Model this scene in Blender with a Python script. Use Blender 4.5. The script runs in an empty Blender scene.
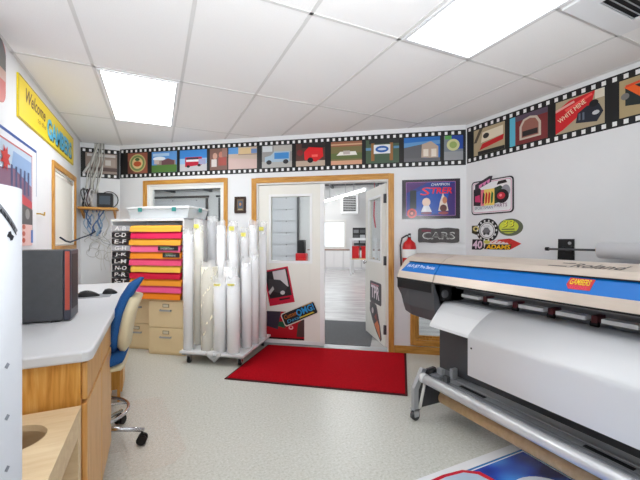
import bpy, bmesh, math, random
from mathutils import Matrix, Vector
random.seed(7)
PI = math.pi
SC = bpy.context.scene
COL = SC.collection

# ------------------------------------------------------------------ materials
def lin(c):
    c = c / 255.0
    return c / 12.92 if c <= 0.04045 else ((c + 0.055) / 1.055) ** 2.4
def rgb(c): return (lin(c[0]), lin(c[1]), lin(c[2]), 1.0)
MC = {}
def mat(c, rough=0.5, metal=0.0, spec=0.4, emit=0.0, name=None, bump=0.0, bscale=60.0, trans=0.0, alpha=1.0, coat=0.0):
    key = (tuple(c), rough, metal, spec, emit, bump, bscale, trans, alpha, coat)
    if key in MC: return MC[key]
    m = bpy.data.materials.new(name or 'surface'); m.use_nodes = True
    nt = m.node_tree; b = nt.nodes['Principled BSDF']
    b.inputs['Base Color'].default_value = rgb(c)
    b.inputs['Roughness'].default_value = rough
    b.inputs['Metallic'].default_value = metal
    b.inputs['Specular IOR Level'].default_value = spec
    b.inputs['Coat Weight'].default_value = coat
    b.inputs['Transmission Weight'].default_value = trans
    b.inputs['Alpha'].default_value = alpha
    if emit:
        b.inputs['Emission Color'].default_value = rgb(c)
        b.inputs['Emission Strength'].default_value = emit
    if bump:
        tc = nt.nodes.new('ShaderNodeTexCoord'); n = nt.nodes.new('ShaderNodeTexNoise')
        n.inputs['Scale'].default_value = bscale; n.inputs['Detail'].default_value = 4
        nt.links.new(tc.outputs['Object'], n.inputs['Vector'])
        bp = nt.nodes.new('ShaderNodeBump'); bp.inputs['Strength'].default_value = bump
        bp.inputs['Distance'].default_value = 0.01
        nt.links.new(n.outputs['Fac'], bp.inputs['Height']); nt.links.new(bp.outputs['Normal'], b.inputs['Normal'])
    MC[key] = m
    return m

def noise_mat(name, stops, scale, stretch=(1, 1, 1), rough=0.5, spec=0.4, detail=6, bump=0.0, dist=0.0, nrough=0.6, metal=0.0):
    m = bpy.data.materials.new(name); m.use_nodes = True
    nt = m.node_tree; b = nt.nodes['Principled BSDF']
    tc = nt.nodes.new('ShaderNodeTexCoord'); mp = nt.nodes.new('ShaderNodeMapping')
    mp.inputs['Scale'].default_value = stretch
    nt.links.new(tc.outputs['Object'], mp.inputs['Vector'])
    n = nt.nodes.new('ShaderNodeTexNoise'); n.inputs['Scale'].default_value = scale
    n.inputs['Detail'].default_value = detail; n.inputs['Roughness'].default_value = nrough
    n.inputs['Distortion'].default_value = dist
    nt.links.new(mp.outputs['Vector'], n.inputs['Vector'])
    r = nt.nodes.new('ShaderNodeValToRGB'); nt.links.new(n.outputs['Fac'], r.inputs['Fac'])
    el = r.color_ramp.elements
    while len(el) < len(stops): el.new(0.5)
    for i, (p, c) in enumerate(stops): el[i].position = p; el[i].color = rgb(c)
    nt.links.new(r.outputs['Color'], b.inputs['Base Color'])
    b.inputs['Roughness'].default_value = rough; b.inputs['Specular IOR Level'].default_value = spec
    b.inputs['Metallic'].default_value = metal
    if bump:
        bp = nt.nodes.new('ShaderNodeBump'); bp.inputs['Strength'].default_value = bump; bp.inputs['Distance'].default_value = 0.005
        nt.links.new(n.outputs['Fac'], bp.inputs['Height']); nt.links.new(bp.outputs['Normal'], b.inputs['Normal'])
    return m

def film_mat(name, c, tr=0.5, rough=0.15):
    m = bpy.data.materials.new(name); m.use_nodes = True
    nt = m.node_tree; b = nt.nodes['Principled BSDF']
    b.inputs['Base Color'].default_value = rgb(c); b.inputs['Roughness'].default_value = rough
    t = nt.nodes.new('ShaderNodeBsdfTransparent'); mx = nt.nodes.new('ShaderNodeMixShader')
    mx.inputs['Fac'].default_value = 1 - tr
    nt.links.new(t.outputs[0], mx.inputs[1]); nt.links.new(b.outputs[0], mx.inputs[2])
    nt.links.new(mx.outputs[0], nt.nodes['Material Output'].inputs['Surface'])
    return m

WALL = noise_mat('wall_paint', [(0.3, (230, 231, 233)), (0.7, (233, 234, 236))], 3, rough=0.6, spec=0.25)
CEIL = noise_mat('ceiling_tile', [(0.35, (238, 237, 236)), (0.65, (243, 242, 241))], 160, rough=0.9, spec=0.1, bump=0.05)
TBAR = mat((216, 215, 213), 0.6, name='ceiling_grid_bar')  # greyer than the tiles: shade on the bars put into their colour
TILEGAP = TBAR
FLOOR = noise_mat('speckled_vinyl', [(0.30, (160, 159, 146)), (0.43, (200, 200, 190)), (0.55, (212, 212, 205)), (0.68, (228, 229, 225))], 64, rough=0.32, spec=0.4, detail=8, nrough=0.75)
HFLOOR = noise_mat('polished_concrete', [(0.3, (176, 174, 174)), (0.5, (204, 202, 202)), (0.7, (226, 225, 225))], 1.6, (1, 3.5, 1), rough=0.22, spec=0.6)
OAK = noise_mat('oak', [(0.3, (176, 116, 44)), (0.55, (206, 150, 70)), (0.75, (220, 170, 92))], 5, (9, 9, 0.9), rough=0.4, dist=0.4)
OAKH = noise_mat('oak_horizontal', [(0.3, (176, 116, 44)), (0.55, (206, 150, 70)), (0.75, (220, 170, 92))], 5, (0.9, 9, 9), rough=0.4, dist=0.4)
OAKC = noise_mat('oak_cabinet', [(0.28, (178, 110, 36)), (0.5, (214, 152, 68)), (0.75, (230, 178, 102))], 4, (14, 14, 0.8), rough=0.35, dist=0.5)
OAKD = noise_mat('oak_door', [(0.28, (196, 136, 66)), (0.5, (220, 166, 96)), (0.75, (232, 184, 120))], 4, (14, 14, 0.8), rough=0.35, dist=0.5)
BIRCH = noise_mat('birch_plywood', [(0.3, (214, 184, 142)), (0.6, (226, 200, 160)), (0.8, (234, 212, 176))], 4, (1.5, 9, 9), rough=0.55)
PLY = noise_mat('plywood_edge', [(0.3, (188, 148, 98)), (0.7, (214, 178, 128))], 6, (1, 1, 20), rough=0.6)
LAM = mat((214, 214, 216), 0.35, name='white_laminate')
CARPET = noise_mat('red_carpet', [(0.3, (140, 6, 18)), (0.5, (176, 14, 28)), (0.72, (206, 30, 44))], 130, rough=0.95, spec=0.05, detail=4, bump=0.6)
GMAT = noise_mat('grey_carpet', [(0.3, (98, 99, 101)), (0.7, (128, 129, 131))], 90, rough=0.95, spec=0.05)
DOORP = mat((234, 232, 224), 0.45, name='door_paint')
WPAINT = mat((236, 236, 233), 0.45, name='white_trim_paint')
BLACK = mat((22, 22, 24), 0.5, name='black_plastic')
DGREY = mat((76, 77, 80), 0.45, name='dark_grey_plastic')
TOWER = noise_mat('tower_side', [(0.3, (70, 71, 74)), (0.7, (76, 77, 80))], 30, rough=0.5)
MGREY = mat((128, 130, 134), 0.4, 0.2, name='mid_grey_metal')
LGREY = mat((176, 178, 182), 0.35, 0.3, name='light_grey_metal')
CHROME = mat((205, 206, 210), 0.18, 1.0, name='chrome')
ALU = mat((232, 233, 236), 0.3, 0.35, name='aluminium_tube')
SILVER = noise_mat('champagne_silver', [(0.3, (204, 190, 177)), (0.7, (216, 202, 189))], 20, (1, 0.2, 1), rough=0.34, metal=0.3, spec=0.5)
BLUEP = mat((8, 112, 200), 0.25, 0.0, 0.55, name='blue_panel')
WPLAS = mat((228, 229, 231), 0.35, name='white_plastic')
VINYL = mat((234, 235, 238), 0.35, 0.0, 0.5, name='white_vinyl_media')
KRAFT = noise_mat('cardboard_core', [(0.3, (204, 170, 128)), (0.7, (220, 188, 148))], 30, rough=0.7, spec=0.2)
TAN = mat((236, 214, 170), 0.45, name='tan_enamel')
TAND = mat((150, 132, 100), 0.4, name='dark_tan_enamel')  # darker tan of the label holder frames
BLUEF = noise_mat('blue_upholstery', [(0.3, (34, 78, 134)), (0.7, (52, 98, 156))], 220, rough=0.9, spec=0.1, bump=0.3)
CREAM = mat((222, 208, 172), 0.5, name='cream_shell')
WHITE = mat((240, 240, 240), 0.5, name='white_print')
REDE = mat((200, 26, 30), 0.3, name='red_enamel')
PLASTIC = film_mat('clear_poly_wrap', (253, 253, 254), 0.7, 0.15)
BINPL = film_mat('translucent_bin', (236, 241, 244), 0.45, 0.2)
MATPL = film_mat('clear_chair_mat', (255, 236, 224), 0.94, 0.4)
def glass_mat():
    m = bpy.data.materials.new('window_glass'); m.use_nodes = True; nt = m.node_tree
    t = nt.nodes.new('ShaderNodeBsdfTransparent'); t.inputs[0].default_value = (0.93, 0.95, 0.95, 1)
    g = nt.nodes.new('ShaderNodeBsdfGlossy'); g.inputs['Roughness'].default_value = 0.02
    fr = nt.nodes.new('ShaderNodeFresnel'); fr.inputs['IOR'].default_value = 1.45
    gm = nt.nodes.new('ShaderNodeNewGeometry'); inv = nt.nodes.new('ShaderNodeMath'); inv.operation = 'SUBTRACT'; inv.inputs[0].default_value = 1.0
    mu = nt.nodes.new('ShaderNodeMath'); mu.operation = 'MULTIPLY'
    nt.links.new(gm.outputs['Backfacing'], inv.inputs[1]); nt.links.new(fr.outputs[0], mu.inputs[0]); nt.links.new(inv.outputs[0], mu.inputs[1])
    mx = nt.nodes.new('ShaderNodeMixShader')
    nt.links.new(mu.outputs[0], mx.inputs['Fac']); nt.links.new(t.outputs[0], mx.inputs[1]); nt.links.new(g.outputs[0], mx.inputs[2])
    nt.links.new(mx.outputs[0], nt.nodes['Material Output'].inputs['Surface'])
    return m
GLASS = glass_mat()
def emis(name, c, s):
    m = bpy.data.materials.new(name); m.use_nodes = True; nt = m.node_tree
    e = nt.nodes.new('ShaderNodeEmission'); e.inputs[0].default_value = (*c, 1); e.inputs[1].default_value = s
    nt.links.new(e.outputs[0], nt.nodes['Material Output'].inputs['Surface'])
    return m
def PANEL(k): return emis('troffer_diffuser', (0.93, 0.975, 1.0), k)
TUBE = emis('fluorescent_tube', (1.0, 0.99, 0.97), 45.0)
TUBE2 = emis('added_tube_hall', (0.97, 0.99, 1.0), 150.0)  # glow of the strip lights added to the hall

# ------------------------------------------------------------------ mesh builder
class MB:
    def __init__(s): s.v = []; s.f = []; s.m = []; s.mats = []; s.sm = []
    def mi(s, m):
        if m not in s.mats: s.mats.append(m)
        return s.mats.index(m)
    def add(s, vs, fs, m, smooth=False):
        o = len(s.v); s.v += [tuple(p) for p in vs]; k = s.mi(m)
        for f in fs: s.f.append([i + o for i in f]); s.m.append(k); s.sm.append(smooth)
        return s
    def box(s, x0, x1, y0, y1, z0, z1, m, M=None):
        vs = [Vector(p) for p in [(x0,y0,z0),(x1,y0,z0),(x1,y1,z0),(x0,y1,z0),(x0,y0,z1),(x1,y0,z1),(x1,y1,z1),(x0,y1,z1)]]
        if M is not None: vs = [M @ p for p in vs]
        return s.add(vs, [(0,3,2,1),(4,5,6,7),(0,1,5,4),(1,2,6,5),(2,3,7,6),(3,0,4,7)], m)
    def prism(s, poly, a, b, m, plane='xz', smooth=False):
        # poly in plane coords, extruded along the third axis from a to b
        def P(u, v, w):
            return {'xz': (u, w, v), 'xy': (u, v, w), 'yz': (w, u, v)}[plane]
        n = len(poly)
        vs = [P(u, v, a) for u, v in poly] + [P(u, v, b) for u, v in poly]
        fs = [[i, (i+1) % n, n+(i+1) % n, n+i] for i in range(n)]
        s.add(vs, fs, m, smooth)
        return s.add(vs, [list(range(n))[::-1], list(range(n, 2*n))], m)
    def tube(s, pts, r, m, seg=10, caps=True):
        pts = [Vector(p) for p in pts]; n = len(pts)
        rs = r if isinstance(r, (list, tuple)) else [r]*n
        vs = []; up = None
        for i, p in enumerate(pts):
            d = (pts[min(i+1, n-1)] - pts[max(i-1, 0)]).normalized()
            if up is None:
                up = Vector((0,0,1)) if abs(d.z) < 0.9 else Vector((1,0,0))
            a = d.cross(up)
            if a.length < 1e-5: a = d.cross(Vector((0.3,1,0.2)))
            a.normalize(); b = a.cross(d).normalized(); up = b
            for k in range(seg):
                t = 2*PI*k/seg; vs.append(p + (a*math.cos(t) + b*math.sin(t))*rs[i])
        fs = [[i*seg+k, i*seg+(k+1) % seg, (i+1)*seg+(k+1) % seg, (i+1)*seg+k] for i in range(n-1) for k in range(seg)]
        s.add(vs, fs, m, True)
        if caps: s.add(vs, [list(range(seg))[::-1], list(range((n-1)*seg, n*seg))], m)
        return s
    def lathe(s, prof, cx, cy, m, seg=24, caps=False):
        n = len(prof); vs = [(cx+r*math.cos(2*PI*k/seg), cy+r*math.sin(2*PI*k/seg), z) for r, z in prof for k in range(seg)]
        fs = [[i*seg+k, i*seg+(k+1) % seg, (i+1)*seg+(k+1) % seg, (i+1)*seg+k] for i in range(n-1) for k in range(seg)]
        s.add(vs, fs, m, True)
        if caps: s.add(vs, [list(range(seg))[::-1], list(range((n-1)*seg, n*seg))], m)
        return s
    def build(s, name, parent=None, world=True, bevel=0.0, bseg=2):
        vs = s.v
        if parent is not None and world:
            inv = base_matrix(parent).inverted(); vs = [inv @ Vector(p) for p in vs]
        me = bpy.data.meshes.new(name); me.from_pydata([tuple(p) for p in vs], [], s.f)
        for m in s.mats: me.materials.append(m)
        for p, k, sm in zip(me.polygons, s.m, s.sm): p.material_index = k; p.use_smooth = sm
        bm = bmesh.new(); bm.from_mesh(me); bmesh.ops.remove_doubles(bm, verts=bm.verts, dist=1e-6)
        if not getattr(s, 'keep', False): bmesh.ops.recalc_face_normals(bm, faces=bm.faces)
        bm.to_mesh(me); bm.free()
        o = bpy.data.objects.new(name, me); COL.objects.link(o)
        if parent is not None: o.parent = parent
        if bevel:
            b = o.modifiers.new('bevel', 'BEVEL'); b.width = bevel; b.segments = bseg; b.limit_method = 'ANGLE'; b.angle_limit = math.radians(40)
        return o
def base_matrix(o):
    M = Matrix.Translation(o.location) @ o.rotation_euler.to_matrix().to_4x4()
    return base_matrix(o.parent) @ M if o.parent else M
def tag(o, label=None, cat=None, group=None, kind=None):
    if label: o['label'] = label
    if cat: o['category'] = cat
    if group: o['group'] = group
    if kind: o['kind'] = kind
    return o
def thing(name, label, cat, loc=(0,0,0), rz=0.0, group=None):
    o = bpy.data.objects.new(name, None); COL.objects.link(o); o.empty_display_size = 0.1
    o.location = loc; o.rotation_euler = (0, 0, rz)
    return tag(o, label, cat, group)
def place(o, loc, rz=0.0): o.location = loc; o.rotation_euler = (0, 0, rz); return o
def copy_thing(o, loc=None, label=None):
    c = o.copy(); COL.objects.link(c)
    if loc is not None: c.location = loc
    if label: c['label'] = label
    for ch in list(o.children):
        d = ch.copy(); COL.objects.link(d); d.parent = c
        for g in list(ch.children):
            h = g.copy(); COL.objects.link(h); h.parent = d
    return c

# text as flat polygons
TXC = {}
def text_polys(t, bold=0.0):
    if (t, bold) in TXC: return TXC[(t, bold)]
    cu = bpy.data.curves.new('t', 'FONT'); cu.body = t; cu.resolution_u = 2; cu.offset = bold
    ob = bpy.data.objects.new('t', cu); COL.objects.link(ob)
    dg = bpy.context.evaluated_depsgraph_get(); dg.update()
    me = bpy.data.meshes.new_from_object(ob.evaluated_get(dg))
    vs = [(v.co.x, v.co.y) for v in me.vertices]; fs = [list(p.vertices) for p in me.polygons]
    bpy.data.objects.remove(ob); bpy.data.curves.remove(cu); bpy.data.meshes.remove(me)
    x0 = min(v[0] for v in vs); x1 = max(v[0] for v in vs); y0 = min(v[1] for v in vs); y1 = max(v[1] for v in vs)
    vs = [((x-x0)/(x1-x0), (y-y0)/(y1-y0)) for x, y in vs]
    TXC[(t, bold)] = (vs, fs)
    return TXC[(t, bold)]
def ell(cx, cy, rx, ry=None, n=24, a0=0.0, a1=2*PI):
    ry = rx if ry is None else ry
    return [(cx+rx*math.cos(a0+(a1-a0)*i/n), cy+ry*math.sin(a0+(a1-a0)*i/n)) for i in range(n)]
def rrect(x0, z0, x1, z1, r, n=5):
    out = []
    for cx, cz, a in ((x1-r, z0+r, -PI/2), (x1-r, z1-r, 0), (x0+r, z1-r, PI/2), (x0+r, z0+r, PI)):
        out += [(cx+r*math.cos(a+PI/2*i/n), cz+r*math.sin(a+PI/2*i/n)) for i in range(n+1)]
    return out
DZ = 0.0005
class Art:
    """flat printed piece: outline slab with printed shapes layered on its face (local xz plane, facing -y)"""
    def __init__(s, outline, c, thick=0.004, rough=0.35):
        s.mb = MB(); s.k = 1; s.rough = rough
        s.mb.prism(outline, 0.0, thick, s.M(c)); s.mb.keep = False; s.L = []
    def M(s, c): return c if isinstance(c, bpy.types.Material) else mat(c, s.rough, name='print')
    def p(s, c, poly):
        s.L.append((c, [(u, v) for u, v in poly], [list(range(len(poly)))])); return s
    def r(s, c, x0, z0, x1, z1): return s.p(c, [(x0,z0),(x1,z0),(x1,z1),(x0,z1)])
    def e(s, c, cx, cz, rx, rz=None): return s.p(c, ell(cx, cz, rx, rz))
    def frame(s, c, poly, w):
        cx = sum(p[0] for p in poly)/len(poly); cz = sum(p[1] for p in poly)/len(poly)
        n = len(poly); ins = []
        xs = max(p[0] for p in poly)-min(p[0] for p in poly); zs = max(p[1] for p in poly)-min(p[1] for p in poly)
        for x, z in poly: ins.append((cx+(x-cx)*(1-2*w/xs), cz+(z-cz)*(1-2*w/zs)))
        s.L.append((c, list(poly)+ins, [[i, (i+1) % n, n+(i+1) % n, n+i] for i in range(n)])); return s
    def t(s, c, txt, x0, z0, x1, z1, shear=0.0, rot=0.0, bold=0.0):
        vs, fs = text_polys(txt, bold); w = x1-x0; h = z1-z0; out = []
        cr, sr = math.cos(rot), math.sin(rot)
        for a, b in vs:
            u = a*w + shear*b*h; v = b*h
            out.append((x0+u*cr-v*sr, z0+u*sr+v*cr))
        s.L.append((c, out, fs)); return s
    def build(s, name, parent=None, world=False, loc=None, rz=0.0, label=None, cat=None, group=None, rx=0.0, ry=0.0):
        # assemble by hand so that printed faces keep facing out
        for i, (c, vs, fs) in enumerate(s.L):
            y = -DZ*(i+1)
            s.mb.add([(u, y, v) for u, v in vs], fs, s.M(c))
        o = s.mb.build(name, None)
        if loc is not None: o.location = loc; o.rotation_euler = (rx, ry, rz)
        if parent is not None: o.parent = parent
        return tag(o, label, cat, group)

# ------------------------------------------------------------------ frames
AX, AY = -0.447, 5.54
RZD = math.atan2(-0.594, 0.8045)            # the angled wall: local x runs along it, local -y faces the room
DX = (math.cos(RZD), math.sin(RZD))
def D(s, w=0.0, z=0.0):                      # s along the angled wall, w out from it into the room
    return (AX + DX[0]*s + DX[1]*w, AY + DX[1]*s - DX[0]*w, z)
RZR = -PI/2; RZL = PI/2
XL, XR, YB, YR, H = -0.9, 3.15, 5.54, -2.2, 2.60
LD = 4.475

# ------------------------------------------------------------------ room shell
T = 0.12
def struct(name, mb, parent=None, bevel=0.0, world=True):
    o = mb.build(name, parent, world, bevel)
    if parent is None: o['kind'] = 'structure'
    return o
struct('floor', MB().prism([(XL, YR), (XR, YR), (XR, D(LD)[1]), D(LD)[:2], D(0)[:2], (XL, YB)], -0.1, 0.0, FLOOR, 'xy'))
cm = MB().prism([(XL, YR), (XR, YR), (XR, D(LD)[1]), D(LD)[:2], D(0)[:2], (XL, YB)], H, H+0.06, CEIL, 'xy')
def ymax(x): return YB if x <= AX else min(YB, AY + (x-AX)*DX[1]/DX[0])
def bar(x0, x1, y0, y1): cm.box(x0, x1, y0, y1, H-0.003, H+0.001, TBAR)
gx = [-0.42+0.61*k for k in range(6)]; gy = [0.585-1.25*2, 0.585-1.25, 0.585, 1.83, 3.07, 4.33]
for x in gx: bar(x-0.011, x+0.011, YR, ymax(x)-0.02)
for y in gy:
    x1 = XR if y < 2.86 else AX + (y-AY)*DX[0]/DX[1]
    bar(XL, x1-0.02, y-0.011, y+0.011)
bar(2.02, XR, 1.204, 1.226)
# wall angle moulding
bar(XL, XL+0.022, YR, YB); bar(XR-0.022, XR, YR, 2.87); bar(XL, AX, YB-0.022, YB)
struct('ceiling', cm)
wl = MB()
WY0, WY1, WZ0, WZ1 = 4.17, 5.13, 1.25, 2.02
wl.box(XL-T, XL, YR, WY0, 0, H, WALL); wl.box(XL-T, XL, WY1, YB+T, 0, H, WALL)
wl.box(XL-T, XL, WY0, WY1, 0, WZ0, WALL); wl.box(XL-T, XL, WY0, WY1, WZ1, H, WALL)
struct('wall_left', wl)
struct('wall_back', MB().box(XL, AX+0.001, YB, YB+T, 0, H, WALL))
struct('wall_right', MB().box(XR, XR+T, YR, D(LD)[1]+0.1, 0, H, WALL))
struct('wall_rear', MB().box(XL-T, XR+T, YR-T, YR, 0, H, WALL))
ang = bpy.data.objects.new('wall_front', None); COL.objects.link(ang); place(ang, (AX, AY, 0), RZD)
wa = MB()
W1 = (0.42, 1.545, 1.02, 2.05); DR = (1.985, 3.62, 0.0, 2.02); W3 = (3.925, 4.40, 0.16, 0.82)
def seg(s0, s1, z0, z1): wa.box(s0, s1, 0, T, z0, z1, WALL)
seg(0, W1[0], 0, H); seg(W1[0], W1[1], 0, W1[2]); seg(W1[0], W1[1], W1[3], H); seg(W1[1], DR[0], 0, H)
seg(DR[0], DR[1], DR[3], H); seg(DR[1], W3[0], 0, H); seg(W3[0], W3[1], 0, W3[2]); seg(W3[0], W3[1], W3[3], H); seg(W3[1], LD+0.06, 0, H)
bpy.data.objects.remove(ang)
o = struct('wall_front', wa); place(o, (AX, AY, 0), RZD)

def casing(name, s0, s1, z0, z1, w, mth, mv, mh, loc, rz, bottom=True, jamb=None, jd=T):
    """oak trim around an opening, each stick of it in one mesh, plus the inner jamb"""
    mb = MB()
    mb.box(s0-w, s0, -mth, 0, z0-(w if bottom else 0), z1+w, mv); mb.box(s1, s1+w, -mth, 0, z0-(w if bottom else 0), z1+w, mv)
    mb.box(s0, s1, -mth, 0, z1, z1+w, mh)
    if bottom: mb.box(s0, s1, -mth, 0, z0-w, z0, mh)
    if jamb:
        mb.box(s0-0.001, s0+0.02, -0.002, jd, z0, z1, jamb); mb.box(s1-0.02, s1+0.001, -0.002, jd, z0, z1, jamb)
        mb.box(s0, s1, -0.002, jd, z1-0.02, z1+0.001, jamb)
        if bottom: mb.box(s0, s1, -0.002, jd, z0-0.001, z0+0.02, jamb)
    o = struct(name, mb, bevel=0.004); place(o, loc, rz); return o
DL = (AX, AY, 0)
casing('trim_1', DR[0], DR[1], 0, DR[3], 0.062, 0.018, OAK, OAKH, DL, RZD, bottom=False, jamb=WPAINT)
casing('trim_2', W1[0], W1[1], W1[2], W1[3], 0.052, 0.018, OAK, OAKH, DL, RZD, jamb=WPAINT)
casing('trim_3', W3[0], W3[1], W3[2], W3[3], 0.06, 0.018, OAK, OAKH, DL, RZD, jamb=OAK)
o = casing('trim_4', WY0, WY1, WZ0, WZ1, 0.055, 0.018, OAK, OAKH, (XL, 0, 0), RZL, jamb=WPAINT)

def window(name, s0, s1, z0, z1, y, fw, fm, loc, rz):
    mb = MB(); mb.box(s0, s0+fw, y-0.02, y+0.02, z0, z1, fm); mb.box(s1-fw, s1, y-0.02, y+0.02, z0, z1, fm)
    mb.box(s0+fw, s1-fw, y-0.02, y+0.02, z0, z0+fw, fm); mb.box(s0+fw, s1-fw, y-0.02, y+0.02, z1-fw, z1, fm)
    o = struct(name, mb); place(o, loc, rz)
    MB().box(s0+fw, s1-fw, y-0.003, y+0.003, z0+fw, z1-fw, GLASS).build('pane', o, False)
    return o
window('window_1', W1[0]+0.02, W1[1]-0.02, W1[2]+0.02, W1[3]-0.02, 0.045, 0.045, WPAINT, DL, RZD)
window('window_3', W3[0]+0.02, W3[1]-0.02, W3[2]+0.02, W3[3]-0.02, 0.05, 0.02, OAK, DL, RZD)
window('window_2', WY0+0.02, WY1-0.02, WZ0+0.02, WZ1-0.02, 0.06, 0.02, WPAINT, (XL, 0, 0), RZL)
q = MB().box(WY0+0.022, WY1-0.022, 0.012, 0.015, WZ0+0.022, WZ1-0.05, mat((246, 243, 234), 0.8, name='blind_fabric')).build('roller_blind', bpy.data.objects['window_2'], False)
MB().tube([(WY0+0.022, 0.02, WZ1-0.045), (WY1-0.022, 0.02, WZ1-0.045)], 0.02, mat((246, 243, 234), 0.8, name='blind_fabric')).build('blind_roller', bpy.data.objects['window_2'], False)

# baseboards
def base(name, s0, s1, loc, rz, m=OAKH):
    o = struct(name, MB().box(s0, s1, -0.012, 0, 0, 0.085, m), bevel=0.003); place(o, loc, rz)
base('baseboard_front', DR[1]+0.064, LD-0.02, DL, RZD)
base('baseboard_angled', 0.02, DR[0]-0.064, DL, RZD)
base('baseboard_back', XL+0.014, AX-0.01, (0, YB, 0), 0)
base('baseboard_left', 4.0, YB-0.014, (XL, 0, 0), RZL)
base('baseboard_right', -2.84, 2.15, (XR, 0, 0), RZR)

# ------------------------------------------------------------------ double door
def leaf(name, w, h, gw, loc, rz, label):
    """door leaf hinged at local x=0, built from stiles and rails around a glazed light"""
    x0, x1, z0, z1 = gw; t = 0.022
    mb = MB(); mb.box(0, x0, -t, t, 0.012, h, DOORP); mb.box(x1, w, -t, t, 0.012, h, DOORP)
    mb.box(x0, x1, -t, t, 0.012, z0, DOORP); mb.box(x0, x1, -t, t, z1, h, DOORP)
    o = struct(name, mb, bevel=0.002); place(o, loc, rz)
    f = MB(); b = 0.03
    for yy in (-t-0.006, t-0.004):
        f.box(x0-b, x0, yy, yy+0.01, z0-b, z1+b, WHITE); f.box(x1, x1+b, yy, yy+0.01, z0-b, z1+b, WHITE)
        f.box(x0, x1, yy, yy+0.01, z0-b, z0, WHITE); f.box(x0, x1, yy, yy+0.01, z1, z1+b, WHITE)
    f.build('window_frame', o, False)
    MB().box(x0, x1, -0.003, 0.003, z0, z1, GLASS).build('pane', o, False)
    return o
d1 = leaf('door_1', 0.835, 1.985, (0.165, 0.665, 1.04, 1.84), D(2.006, -0.045, 0.008), RZD, '')
MB().box(0.795, 0.85, -0.034, -0.022, 0.012, 1.985, WHITE).build('astragal', d1, False)
MB().box(0.0, 0.835, -0.034, -0.022, 0.014, 0.055, WHITE).build('door_sweep', d1, False)
# open leaf swings out into the hall
aop = math.radians(69.0)
H0 = D(3.60, -0.12, 0.008)
d2 = leaf('door_2', 0.80, 1.985, (0.16, 0.63, 1.04, 1.84), H0, RZD + PI - aop, '')
for z in (0.22, 1.05, 1.80):
    o = MB().box(-0.016, 0.012, 0.012, 0.034, z-0.055, z+0.055, DGREY); o.tube([(0, 0.036, z-0.055), (0, 0.036, z+0.055)], 0.009, DGREY); o.build('hinge', d2, False)
def knob(par, x, y):
    m = MB(); m.tube([(x, y, 0.99), (x, y*1.9, 0.99)], 0.013, CHROME); m.tube([(x, y*1.9, 0.99), (x, y*2.6, 0.99)], 0.027, CHROME); m.build('door_knob', par, False)
knob(d2, 0.735, 0.028); knob(d2, 0.735, -0.028)
o = struct('trim_5', MB().box(DR[0]+0.02, DR[1]-0.02, -0.03, T, 0.0, 0.012, LGREY)); place(o, DL, RZD)
o['label'] = 'metal threshold under the double door'

# ------------------------------------------------------------------ hall beyond
HS0, HS1, HY1, HH = -10.0, 5.0, 11.6, 3.75
def hs(name, mb, bevel=0): o = struct(name, mb, bevel=bevel); place(o, DL, RZD); return o
hs('floor_hall', MB().box(HS0, HS1, T, HY1, -0.1, -0.002, HFLOOR).box(DR[0], DR[1], 0, T, -0.1, -0.002, HFLOOR))
HC = mat((205, 206, 208), 0.8, name='hall_ceiling_paint'); HW = mat((222, 223, 223), 0.7, name='hall_wall_paint')
hc = MB().box(HS0, HS1, T, HY1, HH, HH+0.1, HC)
HBM = mat((104, 106, 110), 0.6, name='hall_joist')
for s in range(-9, 5, 2): hc.box(s, s+0.10, T, HY1, HH-0.14, HH, HBM)
for y in range(2, 12, 3): hc.box(HS0, HS1, y, y+0.08, HH-0.10, HH, HBM)
hs('ceiling_hall', hc)
HWN = (0.56, 1.60, 0.93, 2.12)
w = MB()
w.box(HS0, HWN[0], HY1, HY1+T, 0, HH, HW).box(HWN[1], HS1, HY1, HY1+T, 0, HH, HW).box(HWN[0], HWN[1], HY1, HY1+T, 0, HWN[2], HW).box(HWN[0], HWN[1], HY1, HY1+T, HWN[3], HH, HW)
hs('wall_hall_far', w)
hs('wall_hall_right', MB().box(HS1, HS1+T, T, HY1, 0, HH, HW))
hs('wall_hall_left', MB().box(HS0-T, HS0, T, HY1, 0, HH, HW))
hs('wall_hall_near', MB().box(HS0, -0.05, 0.0, T, 0, HH, HW).box(LD+0.06, HS1, 0, T, 0, HH, HW).box(-0.05, LD+0.06, 0.0, T, H+0.07, HH, HW))
window('window_4', HWN[0], HWN[1], HWN[2], HWN[3], HY1+0.05, 0.05, WPAINT, DL, RZD)
casing('trim_6', HWN[0], HWN[1], HWN[2], HWN[3], 0.07, 0.02, WPAINT, WPAINT, (*D(0, -HY1)[:2], 0), RZD)
# hall lighting: the visible strip light, plus unseen ones added to brighten it
def striplight(s0, s1, w, z, label):
    t = thing('strip_light', label, 'light', D((s0+s1)/2, w, z), RZD, 'strip lights in the hall')
    MB().box(-(s1-s0)/2, (s1-s0)/2, -0.06, 0.06, 0.03, 0.09, WPLAS).build('housing', t, False)
    MB().tube([(-(s1-s0)/2+0.03, 0, 0), ((s1-s0)/2-0.03, 0, 0)], 0.03, TUBE2, 10).build('tube', t, False)
    for x in (-0.6, 0.58): MB().box(x, x+0.02, -0.01, 0.01, 0.09, HH-z-0.001, LGREY).build('hanger', t, False)
t = thing('strip_light', 'long glowing strip light seen through the open doorway', 'light', D(1.68, -9.25, 2.93), RZD-math.radians(59), None)
MB().box(-2.15, 2.2, -0.06, 0.06, 0.03, 0.09, WPLAS).build('housing', t, False)
MB().tube([(-2.12, 0, 0), (2.17, 0, 0)], 0.03, TUBE, 10).build('tube', t, False)
for x in (-1.0, 1.3): MB().box(x, x+0.02, -0.01, 0.01, 0.09, HH-2.93-0.001, LGREY).build('hanger', t, False)
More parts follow.
